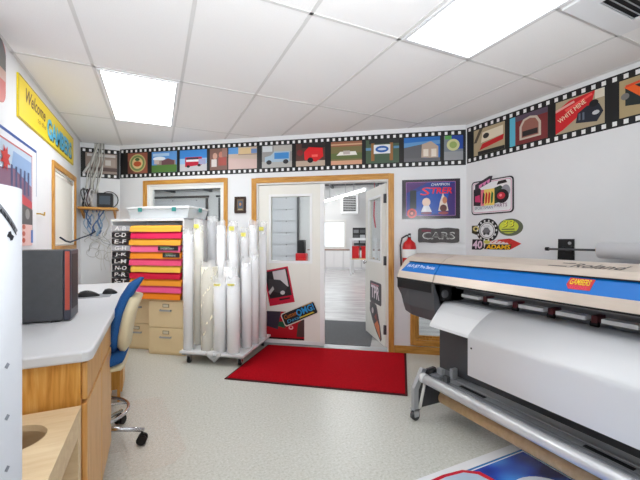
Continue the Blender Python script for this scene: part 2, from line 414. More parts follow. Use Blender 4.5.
for s0, w in ((-6.5, -3.0), (-2.4, -3.2), (1.2, -4.8), (-6.5, -7.4), (-2.4, -7.4)):
    striplight(s0, s0+2.4, w, HH-0.14, 'strip light under the ceiling of the hall')
# garage doors of the hall
def garage(s0, s1, label):
    t = thing('garage_door', label, 'garage door', D((s0+s1)/2, -HY1+0.06, 0), RZD)
    W = (s1-s0)/2; GP = mat((214, 216, 220), 0.5, name='garage_panel')
    for k in range(6):
        z0 = 0.01+k*0.54; m = MB().box(-W, W, -0.02, 0.03, z0, z0+0.515, GP)
        for q in range(int(W*2/0.6)):
            x = -W+0.08+q*0.6
            m.box(x, x+0.44, -0.026, -0.018, z0+0.08, z0+0.44, GP)
        for x in (-W+0.5, 0.3, W-0.5): m.box(x-0.03, x+0.03, -0.03, -0.02, z0+0.49, z0+0.53, MGREY)
        m.build('panel', t, False)
    for x in (-W-0.06, W+0.06):
        MB().box(x-0.04, x+0.04, -0.10, 0.0, 0, 3.3, DGREY).build('track', t, False)
    MB().tube([(-W-0.2, -0.12, 3.38), (W+0.2, -0.12, 3.38)], 0.05, DGREY).build('torsion_shaft', t, False)
garage(-4.4, -0.62, 'white panelled overhead garage door seen through the glass of the closed door')
garage(-9.4, -5.2, 'white overhead garage door seen through the interior window')
# white base cabinets along the far hall wall
for i, s in enumerate((-0.0, 0.8, 1.6, 2.4, 3.2)):
    t = thing('base_cabinet', ['', '', '', '', ''][i] or 'white base cabinet on the far wall of the hall, ' + ['left of the window', 'under the left of the window', 'under the right of the window', 'behind the red bins', 'right end of the row'][i], 'cabinet', D(s+0.4, -HY1+0.31, 0), RZD, 'white base cabinets in the hall')
    MB().box(-0.395, 0.395, -0.27, 0.29, 0.0, 0.82, WPLAS).build('carcass', t, False)
    for x in (-0.385, 0.01):
        MB().box(x, x+0.375, -0.29, -0.272, 0.1, 0.8, WHITE).build('door', t, False)
o = MB().box(-0.0, 4.0, HY1-0.6, HY1-0.01, 0.822, 0.86, mat((150, 116, 100), 0.5, name='brown_worktop')).build('worktop'); place(o, DL, RZD)
tag(o, 'brown worktop along the far wall of the hall', 'countertop')
# unit heater
t = thing('unit_heater', 'white ceiling-hung unit heater with dark louvres in the hall', 'heater', D(1.95, -10.6, 2.38), RZD)
MB().box(-0.36, 0.36, -0.2, 0.3, 0, 0.80, WPLAS).build('housing', t, False)
lv = MB()
for k in range(9): lv.box(-0.27, 0.27, -0.225, -0.2, 0.10+k*0.07, 0.145+k*0.07, BLACK)
for k in range(6): lv.box(-0.27+k*0.106, -0.262+k*0.106, -0.23, -0.2, 0.1, 0.71, LGREY)
lv.build('louvres', t, False)
for x in (-0.2, 0.2): MB().tube([(x, 0, 0.8), (x, 0, HH-2.381)], 0.012, LGREY).build('hanger', t, False)
# workbench with red bins
t = thing('workbench', 'white-topped wooden workbench in the hall behind the open door', 'workbench', D(2.56, -9.2, 0), RZD)
MB().box(-0.44, 0.6, -0.4, 0.4, 1.27, 1.36, WPLAS).build('top', t, False)
MB().box(-0.42, 0.58, -0.38, 0.38, 0.56, 0.60, BIRCH).build('shelf', t, False)
for x in (-0.42, 0.5):
    for y in (-0.38, 0.3): MB().box(x, x+0.08, y, y+0.08, 0, 1.27, WPLAS).build('leg', t, False)
for i, x in enumerate((2.24, 2.60)):
    t = thing('storage_bin', ['left', 'right'][i] + ' red bin on the workbench shelf in the hall', 'bin', D(x+0.1, -9.2, 0.6001), RZD, 'red bins on the workbench')
    MB().box(-0.13, 0.13, -0.3, 0.25, 0, 0.40, REDE).build('body', t, False, 0.01)
    MB().box(-0.15, 0.15, -0.32, 0.27, 0.40, 0.45, REDE).build('lid', t, False)
t = thing('wall_rack', 'black tool rack standing on the worktop in the hall', 'rack', D(2.30, -11.2, 0.861), RZD)
MB().box(-0.3, 0.3, -0.05, 0.05, 0, 0.95, BLACK).build('board', t, False)
for k in range(8): MB().box(-0.26+(k % 2)*0.28, -0.04+(k % 2)*0.28, -0.09, -0.05, 0.06+(k//2)*0.22, 0.2+(k//2)*0.22, [MGREY, DGREY, LGREY][k % 3]).build('tool', t, False)
o = MB().tube([(2.95, 10.9, 2.9), (2.93, 10.88, 2.3), (3.0, 10.86, 1.8)], 0.03, mat((214, 40, 70), 0.6, name='red_strap'), 8).tube([(2.95, 10.9, 2.9), (2.95, 10.9, HH)], 0.012, mat((214, 40, 70), 0.6)).build('hanging_strap'); place(o, DL, RZD)
tag(o, 'red strap hanging in the hall right of the heater', 'strap')
t = thing('floor_jack', 'red and black machine beside the garage door track in the hall', 'machine', D(-0.10, -10.3, 0), RZD)
MB().box(-0.2, 0.25, -0.2, 0.2, 0, 0.72, REDE).build('body', t, False, 0.03)
MB().box(-0.12, 0.18, -0.15, 0.15, 0.72, 1.28, BLACK).build('head', t, False, 0.03)
o = MB().prism(rrect(1.75, 0.16, 3.40, 1.42, 0.02), 0.0, 0.008, GMAT, 'xy').build('floor_mat'); place(o, DL, RZD)
tag(o, 'dark grey walk-off mat on the hall floor behind the doorway', 'mat')

# ------------------------------------------------------------------ ceiling fixtures
def troffer(x0, x1, y0, y1, label, group=None, power=10.0):
    t = thing('ceiling_light', label, 'light', ((x0+x1)/2, (y0+y1)/2, H-0.004), 0, group)
    a, b = (x1-x0)/2, (y1-y0)/2; f = 0.02
    MB().box(-a, -a+f, -b, b, -0.008, 0.0, WPLAS).box(a-f, a, -b, b, -0.008, 0, WPLAS).box(-a+f, a-f, -b, -b+f, -0.008, 0, WPLAS).box(-a+f, a-f, b-f, b, -0.008, 0, WPLAS).build('frame', t, False)
    MB().box(-a+f, a-f, -b+f, b-f, -0.005, -0.001, PANEL(power)).build('diffuser', t, False)
troffer(-0.40, 0.17, 3.085, 4.315, 'lit recessed ceiling light panel nearer the yellow welcome sign', power=17.0)
troffer(1.425, 2.005, 0.60, 1.815, 'lit recessed ceiling light panel above the large printer', power=4.0)
troffer(-0.40, 0.17, -0.64, 0.57, 'lit recessed ceiling light panel overhead near the left wall', 'ceiling lights out of view', 5.0)  # this and the next panels are unseen, added to brighten the room
troffer(-0.40, 0.17, -1.89, -0.68, 'lit recessed ceiling light panel by the rear window near the left wall', 'ceiling lights out of view', 5.0)
troffer(1.425, 2.005, -1.89, -0.68, 'lit recessed ceiling light panel by the rear window near the right wall', 'ceiling lights out of view', 2.5)
t = thing('air_vent', 'square white ceiling air vent with dark louvre slots above the printer', 'vent', (2.325, 0.91, H-0.0045))
m = MB(); a = 0.29
m.box(-a, a, -a, -0.17, -0.014, 0.0, WPLAS).box(-a, a, 0.17, a, -0.014, 0, WPLAS).box(-a, -0.17, -0.17, 0.17, -0.014, 0, WPLAS).box(0.17, a, -0.17, 0.17, -0.014, 0, WPLAS); m.build('frame', t, False, 0.003)
MB().box(-0.17, 0.17, -0.17, 0.17, -0.004, -0.001, BLACK).build('duct_opening', t, False)
lv = MB()
for k in range(11):
    y = -0.16+k*0.032; lv.box(-0.17, 0.17, -0.007, 0.007, -0.002, 0.001, LGREY, Matrix.Translation((0, y, -0.009)) @ Matrix.Rotation(0.6, 4, 'X'))
lv.build('louvres', t, False)

# ------------------------------------------------------------------ film-strip border
FB = (20, 20, 21)
def border(L, label, loc, rz, z0, z1, pics, off=0.0, s0=0.0):
    t = thing('film_border', label, 'wall border', loc, rz, 'film-strip borders under the ceiling')
    a = Art([(s0, z0), (L, z0), (L, z1), (s0, z1)], FB, 0.0015, 0.45)
    n = int((L-s0)/0.0715)
    for k in range(n):
        x = s0+0.022+k*0.0715
        a.r((236, 236, 236), x, z1-0.048, x+0.03, z1-0.014); a.L[-1] = a.L[-1]
        a.r((236, 236, 236), x, z0+0.014, x+0.03, z0+0.048)
    # flatten: all sprocket holes share one layer
    L2 = a.L; a.L = []
    vs, fs = [], []
    for c, v, f in L2:
        o = len(vs); vs += v; fs += [[i+o for i in q] for q in f]
    a.L.append(((236, 236, 236), vs, fs))
    a.build('strip', t, loc=(0, -0.0016, 0))
    for (x0, x1, fn, lab) in pics:
        q0, q1 = z0+0.06, z1-0.06
        p = Art([(x0, q0), (x1, q0), (x1, q1), (x0, q1)], (90, 90, 90), 0.001, 0.4)
        W = x1-x0; Hh = q1-q0
        class V:                                  # unit-square drawing on the photo
            def r(s, c, a, b, e, d): p.r(c, x0+a*W, q0+b*Hh, x0+e*W, q0+d*Hh); return s
            def e(s, c, a, b, rx, rz): p.e(c, x0+a*W, q0+b*Hh, rx*W, rz*Hh); return s
            def g(s, c, pts): p.p(c, [(x0+u*W, q0+v*Hh) for u, v in pts]); return s
            def t(s, c, txt, a, b, e, d, **k): p.t(c, txt, x0+a*W, q0+b*Hh, x0+e*W, q0+d*Hh, **k); return s
        fn(V())
        q = p.build('photo_frame', t, loc=(0, -0.0032, 0)); q['label'] = lab
    return t
def pic_garage(v): v.r((150, 132, 122), 0, 0, 1, 1).r((206, 200, 196), 0.05, 0.82, 0.95, 0.95).r((170, 152, 140), 0.25, 0.35, 0.95, 0.75).r((208, 202, 196), 0.62, 0.42, 0.8, 0.68).r((92, 72, 66), 0, 0.12, 1, 0.3)
def pic_badge(v): v.r((150, 84, 66), 0, 0, 1, 1).r((110, 60, 48), 0, 0, 0.3, 0.6).e((196, 178, 120), 0.5, 0.5, 0.42, 0.44).e((116, 140, 84), 0.5, 0.5, 0.36, 0.38).e((222, 196, 140), 0.5, 0.5, 0.27, 0.28).e((190, 84, 44), 0.5, 0.46, 0.2, 0.13).e((70, 96, 54), 0.5, 0.68, 0.12, 0.08)
def pic_barn(v): v.r((92, 150, 214), 0, 0, 1, 1).r((168, 200, 232), 0.05, 0.78, 0.7, 0.92).e((232, 238, 246), 0.3, 0.66, 0.25, 0.1).r((160, 140, 132), 0.2, 0.35, 0.95, 0.58).g((112, 76, 80), [(0.4, 0.35), (0.9, 0.35), (0.9, 0.55), (0.65, 0.66), (0.4, 0.55)]).r((200, 186, 180), 0.1, 0.4, 0.3, 0.6).r((84, 124, 60), 0, 0, 1, 0.35)
def pic_bus(v): v.r((58, 134, 210), 0, 0, 1, 1).r((150, 190, 226), 0, 0.3, 1, 0.6).r((196, 194, 198), 0, 0, 1, 0.34).g((186, 30, 56), [(0.2, 0.2), (0.82, 0.28), (0.82, 0.66), (0.2, 0.66)]).r((232, 230, 236), 0.24, 0.44, 0.8, 0.54).r((60, 50, 70), 0.26, 0.55, 0.7, 0.63).r((160, 160, 196), 0.7, 0.3, 0.96, 0.56).e((30, 28, 32), 0.32, 0.22, 0.06, 0.06).e((30, 28, 32), 0.72, 0.26, 0.06, 0.06)
def pic_people(v): v.r((120, 86, 76), 0, 0, 1, 1).e((196, 150, 130), 0.3, 0.65, 0.13, 0.15).e((190, 120, 100), 0.65, 0.7, 0.13, 0.15).r((168, 70, 60), 0.5, 0.2, 0.95, 0.58).r((210, 200, 196), 0.1, 0.15, 0.4, 0.5).r((150, 110, 100), 0.7, 0.6, 1, 1)
def pic_lot(v): v.r((196, 176, 160), 0, 0, 1, 1).r((84, 150, 214), 0, 0.7, 0.35, 1).r((214, 186, 140), 0.35, 0.66, 0.8, 0.96).r((150, 130, 120), 0.35, 0.64, 1, 0.68).g((206, 178, 172), [(0, 0), (1, 0), (1, 0.42), (0, 0.52)]).r((110, 140, 190), 0.8, 0.7, 1, 0.9)
def pic_van(v): v.r((150, 148, 146), 0, 0, 1, 1).r((206, 210, 212), 0.02, 0.72, 0.35, 0.98).r((180, 176, 170), 0.4, 0.7, 1, 0.98).r((176, 174, 170), 0, 0, 1, 0.28).g((166, 188, 204), [(0.1, 0.25), (0.92, 0.25), (0.94, 0.72), (0.42, 0.72), (0.3, 0.55), (0.1, 0.48)]).r((60, 132, 196), 0.42, 0.38, 0.9, 0.66).e((40, 40, 44), 0.24, 0.24, 0.09, 0.1).e((40, 40, 44), 0.8, 0.25, 0.09, 0.1)
def pic_redcar(v): v.r((84, 52, 46), 0, 0, 1, 1).r((188, 168, 150), 0, 0, 1, 0.24).r((40, 32, 34), 0.2, 0.8, 1, 1).g((214, 24, 30), [(0.3, 0.28), (0.7, 0.18), (0.94, 0.4), (0.92, 0.78), (0.45, 0.84), (0.28, 0.62)]).r((240, 100, 90), 0.55, 0.4, 0.75, 0.5).e((28, 24, 26), 0.5, 0.26, 0.1, 0.12).e((120, 40, 40), 0.14, 0.6, 0.1, 0.14)
def pic_field(v): v.r((120, 112, 70), 0, 0, 1, 1).r((150, 96, 70), 0, 0.78, 1, 1).r((206, 164, 130), 0, 0.84, 1, 0.9).r((96, 110, 62), 0, 0.25, 1, 0.5).r((212, 160, 130), 0, 0, 1, 0.18).g((236, 232, 226), [(0.18, 0.4), (0.85, 0.4), (0.8, 0.56), (0.3, 0.56)]).r((190, 180, 176), 0.4, 0.44, 0.62, 0.6)
def pic_sign(v): v.r((70, 92, 70), 0, 0, 1, 1).r((40, 42, 44), 0.1, 0.82, 1, 1).r((150, 102, 54), 0.16, 0.1, 0.26, 0.85).r((150, 102, 54), 0.72, 0.1, 0.82, 0.85).r((230, 232, 234), 0.24, 0.4, 0.74, 0.78).e((36, 92, 170), 0.49, 0.59, 0.2, 0.14).e((200, 214, 232), 0.49, 0.59, 0.13, 0.05).r((92, 140, 176), 0, 0.55, 0.16, 0.66).r((92, 140, 176), 0.84, 0.6, 1, 0.7)
def pic_house(v): v.r((36, 110, 190), 0, 0, 1, 1).g((96, 150, 200), [(0, 0.6), (1, 0.7), (1, 0.85), (0, 0.78)]).g((96, 96, 100), [(0, 0.0), (0.55, 0.0), (0.55, 0.72), (0.3, 0.66), (0, 0.58)]).g((186, 164, 146), [(0.48, 0.16), (0.95, 0.12), (0.95, 0.6), (0.75, 0.82), (0.5, 0.7)]).r((228, 218, 204), 0.54, 0.2, 0.68, 0.5).r((228, 218, 204), 0.76, 0.18, 0.9, 0.5).r((104, 104, 108), 0, 0, 1, 0.14)
def pic_medal(v): v.r((120, 128, 140), 0, 0, 1, 1).r((28, 70, 160), 0.4, 0.45, 1, 1).r((90, 160, 80), 0.05, 0.85, 0.4, 1).r((150, 152, 156), 0, 0, 1, 0.35).e((206, 206, 150), 0.48, 0.62, 0.34, 0.24).e((150, 170, 96), 0.48, 0.62, 0.2, 0.14)
def pic_dragster(v): v.r((178, 160, 128), 0, 0, 1, 1).g((84, 74, 60), [(0.2, 1), (0.32, 1), (0.1, 0.5), (0.0, 0.5)]).g((226, 214, 190), [(0.25, 0.45), (0.95, 0.55), (0.95, 0.88), (0.3, 0.84)]).e((40, 36, 36), 0.42, 0.68, 0.1, 0.1).g((196, 30, 36), [(0.2, 0.18), (0.95, 0.36), (0.98, 0.55), (0.3, 0.4)]).r((34, 32, 30), 0.15, 0, 1, 0.14)
def pic_arch(v): v.r((120, 44, 46), 0, 0, 1, 1).r((92, 180, 206), 0, 0, 0.16, 1).r((90, 74, 92), 0.16, 0.82, 1, 1).g((200, 186, 170), [(0.28, 0.14), (0.84, 0.14), (0.84, 0.6), (0.74, 0.82), (0.56, 0.88), (0.38, 0.82), (0.28, 0.6)]).g((150, 96, 84), [(0.34, 0.2), (0.78, 0.2), (0.78, 0.58), (0.7, 0.76), (0.56, 0.81), (0.42, 0.76), (0.34, 0.58)]).r((40, 34, 36), 0.36, 0.24, 0.76, 0.42)
def pic_white(v):
    v.r((176, 160, 132), 0, 0, 1, 1).g((206, 26, 36), [(0, 0.02), (0.16, 0.1), (0.75, 0.62), (0.82, 1), (0.3, 0.94), (0, 0.72)]).g((232, 170, 160), [(0.0, 0.68), (0.0, 0.76), (0.4, 0.9), (0.42, 0.84)]).g((240, 84, 80), [(0.2, 0.7), (0.76, 0.96), (0.78, 0.9), (0.24, 0.62)]).r((222, 214, 196), 0.82, 0.75, 1, 1)
    v.g((34, 38, 50), [(0.44, 0.2), (0.86, 0.1), (0.98, 0.35), (0.9, 0.6), (0.66, 0.62), (0.48, 0.48)]).e((26, 26, 28), 0.8, 0.64, 0.09, 0.1).e((198, 200, 204), 0.84, 0.36, 0.07, 0.06).r((96, 104, 120), 0.5, 0.26, 0.54, 0.46).r((96, 104, 120), 0.58, 0.24, 0.62, 0.46)
    v.t((246, 232, 200), 'WHITE MINE', 0.1, 0.32, 0.74, 0.46, rot=0.5)
def pic_orange(v): v.r((176, 156, 116), 0, 0, 1, 1).g((28, 40, 40), [(0.1, 0.3), (1, 0.1), (1, 0.75), (0.1, 0.8)]).g((238, 98, 34), [(0.08, 0.8), (0.2, 0.86), (0.56, 0.42), (0.42, 0.34)]).g((224, 74, 40), [(0.1, 0.84), (1, 0.96), (1, 0.9), (0.12, 0.78)]).r((180, 40, 40), 0.6, 0.6, 1, 0.7).r((210, 206, 200), 0.8, 0.4, 1, 0.52).e((120, 118, 116), -0.2 + 0.3, 0.55, 0.07, 0.09)
def pic_plain(v): v.r((120, 110, 104), 0, 0, 1, 1).r((150, 170, 200), 0, 0.6, 1, 1).r((190, 40, 44), 0.2, 0.2, 0.8, 0.5)
Z0, Z1 = 2.150, 2.547
border(AX-XL-0.001, 'black film-strip border on the short back wall beside the cables', (XL, YB-0.0005, 0), 0, Z0-0.01, Z1-0.06+0.045, [(0.055, 0.418, pic_garage, 'photo of a brown garage front')], s0=0.002)
border(4.470, 'black film-strip border with eleven photos above the double door', DL, RZD, Z0, Z1, [
    (0.127, 0.43, pic_badge, 'photo of a round green badge'), (0.497, 0.871, pic_barn, 'photo of barns on a green field'), (0.915, 1.304, pic_bus, 'photo of a red trolley bus'),
    (1.346, 1.59, pic_people, 'photo of two people'), (1.606, 1.992, pic_lot, 'photo of a pale lot'), (2.059, 2.449, pic_van, 'photo of a pale blue van'), (2.501, 2.864, pic_redcar, 'photo of a red car'),
    (2.938, 3.31, pic_field, 'photo of a white vehicle in a field'), (3.357, 3.739, pic_sign, 'photo of a blue oval sign on posts'), (3.795, 4.194, pic_house, 'photo of a grey house under blue sky'), (4.237, 4.44, pic_medal, 'photo of a round medal')], s0=0.004)
RL = (XR, 2.872, 0)
border(4.9, 'black film-strip border on the right wall above the printer', RL, RZR, Z0+0.01, Z1+0.01, [
    (0.098, 0.475, pic_dragster, 'photo of a cream and red dragster'), (0.529, 0.898, pic_arch, 'photo of a maroon arch'), (0.967, 1.335, pic_white, 'photo of a red car body with white lettering'), (1.43, 1.80, pic_orange, 'photo of an orange race car wing'),
    (1.86, 2.24, pic_plain, 'photo of a red vehicle'), (2.30, 2.68, pic_field, 'photo of a pale vehicle')], s0=0.004)

# ------------------------------------------------------------------ wall graphics
def wart(a, name, loc, rz, label, cat, **k): return a.build(name, loc=loc, rz=rz, label=label, cat=cat, **k)
# yellow welcome sign on the left wall
L = 1.84; a = Art([(0, 0), (L, 0), (L, 0.315), (0, 0.315)], (240, 212, 20), 0.012)
a.frame((150, 120, 30), [(0, 0), (L, 0), (L, 0.315), (0, 0.315)], 0.008)
a.t((96, 52, 36), 'Welcome', 0.12, 0.155, 0.66, 0.265, shear=0.3, bold=0.02).t((150, 92, 40), 'to the', 0.44, 0.09, 0.68, 0.135, shear=0.2)
a.t((14, 18, 30), 'GAMBERS', 0.74, 0.035, 1.74, 0.215, bold=0.03).t((78, 186, 226), 'GAMBERS', 0.72, 0.05, 1.72, 0.23, bold=0.03)
wart(a, 'welcome_sign', (XL+0.0125, 3.185, 2.195), RZL, 'long yellow welcome sign with blue letters high on the left wall', 'sign')
# grey and red sign at the left edge
a = Art(rrect(0, 0, 0.42, 0.40, 0.08), (196, 70, 66), 0.01).p((92, 92, 94), [(0.0, 0.2), (0.42, 0.2), (0.42, 0.33), (0.36, 0.4), (0.07, 0.4), (0, 0.33)]).r((190, 150, 140), 0.0, 0.15, 0.42, 0.22)
wart(a, 'shop_sign', (XL+0.0105, 2.535, 2.19), RZL, 'grey and red rounded sign at the upper left edge', 'sign')
# poster on left wall
t = thing('wall_poster', 'large white poster with blue edge and vehicle artwork on the left wall', 'poster', (XL+0.003, 2.5, 1.25), RZL)
a = Art([(0, 0), (1.137, 0), (1.137, 0.80), (0, 0.80)], (236, 237, 241), 0.003).r((30, 78, 160), 0, 0.778, 1.137, 0.80).r((84, 110, 170), 1.127, 0.42, 1.137, 0.8)
a.build('sheet', t, loc=(0, 0, 0))
a = Art([(0.0, 0.0), (1.01, 0.0), (1.01, 0.71), (0, 0.71)], (200, 217, 236), 0.001)
a.frame((200, 96, 100), [(0, 0), (1.01, 0), (1.01, 0.71), (0, 0.71)], 0.012)
a.r((222, 228, 238), 0.5, 0.45, 1.0, 0.7).r((140, 174, 216), 0.0, 0.32, 0.7, 0.5).g if False else None
a.p((150, 180, 220), [(0.52, 0.42), (0.78, 0.50), (0.99, 0.42), (0.99, 0.65), (0.6, 0.66)])
a.p((140, 100, 128), [(0.3, 0.36), (0.99, 0.30), (0.99, 0.46), (0.62, 0.54), (0.3, 0.5)]).p((206, 70, 80), [(0.55, 0.34), (1.0, 0.28), (1.0, 0.34), (0.55, 0.42)])
for k in range(5): a.r((70, 84, 130), 0.55+k*0.085, 0.38, 0.585+k*0.085, 0.56)
a.p((206, 60, 60), [(0.45+0.09*math.cos(i*PI/8)*(1 if i % 2 else 0.55), 0.58+0.09*math.sin(i*PI/8)*(1 if i % 2 else 0.55)) for i in range(16)])
a.p((86, 84, 88), [(0.6, 0.16), (1.0, 0.12), (1.0, 0.28), (0.6, 0.33)]).e((150, 150, 150), 0.88, 0.24, 0.05, 0.04)
a.r((238, 196, 190), 0.70, 0.0, 0.99, 0.16)
for k in range(3): a.e((206, 96, 70), 0.79, 0.04+k*0.05, 0.035, 0.018)
a.r((90, 130, 200), 0.95, 0.02, 1.0, 0.12).r((232, 234, 240), 0.0, 0.0, 0.55, 0.16)
a.build('artwork', t, loc=(0.0, -0.0035, 0.02))
o = MB().tube([(-0.06, 0, 0.02), (-0.06, -0.03, 0.02), (0.05, -0.03, 0.012), (0.06, -0.03, 0.04)], 0.006, mat((196, 160, 80), 0.35, 0.6, name='brass')).build('wall_hook')
place(o, (XL, 3.70, 1.51), RZL); tag(o, 'small brass hook right of the large poster', 'hook')
# framed picture
t = thing('picture_frame', 'small dark framed plaque on the wall between window and double door', 'picture', D(1.77, 0, 1.752), RZD)
f = MB(); f.box(-0.075, 0.075, -0.02, 0, -0.105, -0.075, mat((52, 34, 26), 0.4)).box(-0.075, 0.075, -0.02, 0, 0.075, 0.105, mat((52, 34, 26), 0.4)).box(-0.075, -0.048, -0.02, 0, -0.075, 0.075, mat((52, 34, 26), 0.4)).box(0.048, 0.075, -0.02, 0, -0.075, 0.075, mat((52, 34, 26), 0.4))
f.build('frame', t, False, 0.003)
Art([(-0.048, -0.075), (0.048, -0.075), (0.048, 0.075), (-0.048, 0.075)], (120, 104, 84), 0.006).r((78, 96, 120), -0.03, -0.04, 0.03, 0.05).r((206, 190, 150), -0.03, -0.06, 0.03, -0.05).e((190, 140, 90), 0, 0.01, 0.015, 0.02).build('plaque', t, loc=(0, -0.0065, 0))
# dark blue poster
PL, PH = 0.636, 0.452
a = Art([(0, 0), (PL, 0), (PL, PH), (0, PH)], (44, 34, 48), 0.004, 0.2)
a.r((34, 54, 140), 0.045, 0.035, PL-0.05, PH-0.035).p((30, 80, 176), [(0.16, 0.06), (0.45, 0.06), (0.55, 0.3), (0.3, 0.36), (0.14, 0.3)]).p((78, 34, 110), [(0.05, 0.3), (0.3, 0.42), (0.05, 0.42)]).p((64, 40, 120), [(0.46, 0.04), (PL-0.05, 0.04), (PL-0.05, 0.4), (0.54, 0.4)])
a.r((24, 34, 44), 0.09, 0.12, 0.16, 0.33)
a.frame((190, 120, 190), [(0.045, 0.035), (PL-0.05, 0.035), (PL-0.05, PH-0.03), (0.045, PH-0.03)], 0.004)
a.t((228, 236, 246), 'CHAMPION', 0.32, 0.375, 0.52, 0.405, shear=0.2).t((240, 60, 60), 'S', 0.20, 0.27, 0.30, 0.36, shear=0.3).t((232, 34, 52), 'TRER', 0.31, 0.285, 0.55, 0.355, shear=0.2, bold=0.025)
a.e((232, 206, 190), 0.27, 0.19, 0.045, 0.05).p((226, 228, 236), [(0.21, 0.08), (0.33, 0.08), (0.30, 0.15), (0.24, 0.15)]).e((120, 50, 90), 0.27, 0.065, 0.06, 0.015)
a.p((222, 210, 198), [(0.40, 0.09), (0.51, 0.09), (0.49, 0.2), (0.45, 0.29), (0.42, 0.2)]).e((92, 44, 40), 0.455, 0.12, 0.038, 0.04).e((196, 130, 96), 0.47, 0.21, 0.025, 0.04).e((150, 70, 80), 0.455, 0.065, 0.055, 0.018)
a.e((206, 56, 56), 0.11, 0.065, 0.055).e((120, 24, 30), 0.11, 0.065, 0.035).e((216, 120, 110), 0.11, 0.065, 0.016)
wart(a, 'wall_poster', D(3.773, 0.0045, 1.55), RZD, 'dark blue poster with red title right of the double door', 'poster')
# CARS slab
t = thing('wall_sign', 'dark grey slab sign reading CARS below the blue poster', 'sign', D(3.952, 0.0, 1.275), RZD)
sl = []
for i in range(13): x = 0.012+0.42*i/12; sl.append((x, 0.004+0.004*math.sin(i*1.1)))
out = [(0.0, 0.02)] + sl + [(0.446, 0.02), (0.446, 0.152)] + [(x, 0.168+0.005*math.sin(i*0.9)) for i, (x, _) in list(enumerate(sl))[::-1]] + [(0.0, 0.15)]
MB().prism(out, -0.02, 0, noise_mat('slate', [(0.3, (70, 66, 66)), (0.7, (86, 82, 82))], 30, rough=0.6)).build('slab', t, False, 0.003)
b = MB(); vs, fs = text_polys('CARS', 0.02)
for dy, mm in ((-0.0215, mat((206, 208, 204), 0.4)),): b.add([(0.045+u*0.355, dy-0.0005, 0.042+v*0.082) for u, v in vs], fs, mm)
b.add([(0.056+u*0.333, -0.0225, 0.050+v*0.066) for u, v in vs], fs, mat((104, 100, 100), 0.5))
b.add([(0.04, -0.0208, 0.128), (0.14, -0.0208, 0.128), (0.14, -0.0208, 0.15), (0.04, -0.0208, 0.15)], [(0, 1, 2, 3)], mat((120, 44, 66), 0.5))
b.build('lettering', t, False)
# racing sign on right wall
t = thing('wall_sign', 'rounded black-edged racing sign with red car artwork, upper sign on the right wall', 'sign', (XR, 2.80, 1.58), RZR)
ol = rrect(0, 0, 0.50, 0.36, 0.04)
a = Art(ol, (36, 26, 34), 0.008).p((232, 228, 232), rrect(0.012, 0.012, 0.488, 0.348, 0.032)).p((214, 150, 176), rrect(0.02, 0.02, 0.48, 0.34, 0.03)).p((236, 236, 238), rrect(0.026, 0.026, 0.474, 0.334, 0.026))
a.p((44, 36, 44), [(0.03, 0.1), (0.12, 0.09), (0.14, 0.25), (0.09, 0.30), (0.03, 0.27)]).p((206, 60, 110), [(0.05, 0.14), (0.12, 0.13), (0.11, 0.21), (0.05, 0.2)])
a.p((52, 44, 56), [(0.05, 0.26), (0.25, 0.33), (0.27, 0.39), (0.23, 0.395), (0.05, 0.325)]).p((220, 130, 180), [(0.1, 0.28), (0.23, 0.325), (0.24, 0.365), (0.1, 0.315)]).p((60, 34, 70), [(0.13, 0.29), (0.16, 0.305), (0.15, 0.325)]).p((60, 34, 70), [(0.18, 0.31), (0.21, 0.32), (0.2, 0.345)])
a.p((40, 64, 44), [(0.28, 0.1), (0.4, 0.12), (0.42, 0.24), (0.36, 0.28), (0.28, 0.26)]).e((150, 150, 160), 0.42, 0.22, 0.05, 0.06).e((26, 22, 26), 0.38, 0.17, 0.075, 0.07).e((196, 40, 60), 0.37, 0.175, 0.045, 0.035).e((236, 130, 140), 0.365, 0.18, 0.016, 0.014).p((30, 28, 32), [(0.32, 0.29), (0.44, 0.30), (0.42, 0.33), (0.34, 0.325)])
a.r((240, 210, 110), 0.13, 0.09, 0.295, 0.26).r((226, 120, 140), 0.13, 0.09, 0.17, 0.26)
for k, c in enumerate(((30, 40, 36), (200, 40, 40), (210, 60, 36), (36, 110, 60))): a.p(c, [(0.15+k*0.035, 0.105), (0.17+k*0.035, 0.12), (0.178+k*0.035, 0.21), (0.16+k*0.035, 0.235), (0.15+k*0.035, 0.17)])
a.t((110, 130, 150), 'SPORTSMAN', 0.05, 0.052, 0.28, 0.085).t((120, 60, 110), 'PARTS', 0.30, 0.062, 0.44, 0.098)
a.build('panel', t, loc=(0, -0.0085, 0))
# stickers below it
def st(a, s, z, name, label): return wart(a, name, (XR-0.004, 2.80-s, z), RZR, label, 'sticker', group='stickers under the racing sign')
a = Art(ell(0.12, 0.12, 0.135, 0.125, 32), (34, 32, 36), 0.003).e((226, 226, 226), 0.12, 0.12, 0.096, 0.088).e((70, 66, 70), 0.12, 0.12, 0.086, 0.078).e((232, 232, 234), 0.12, 0.12, 0.080, 0.073)
for k in range(14):
    an = 2*PI*k/14; a.r((222, 222, 222), 0.12+0.115*math.cos(an)-0.009, 0.12+0.102*math.sin(an)-0.01, 0.12+0.115*math.cos(an)+0.009, 0.12+0.102*math.sin(an)+0.01)
a.p((110, 108, 112), [(0.07, 0.11), (0.1, 0.15), (0.14, 0.15), (0.17, 0.11), (0.15, 0.08), (0.09, 0.08)]).e((60, 58, 60), 0.095, 0.085, 0.014).e((60, 58, 60), 0.145, 0.085, 0.014).t((110, 108, 112), 'MOTOR', 0.08, 0.155, 0.16, 0.172)
st(a, 0.075, 1.29, 'wall_sticker', 'round black and white badge sticker on the right wall')
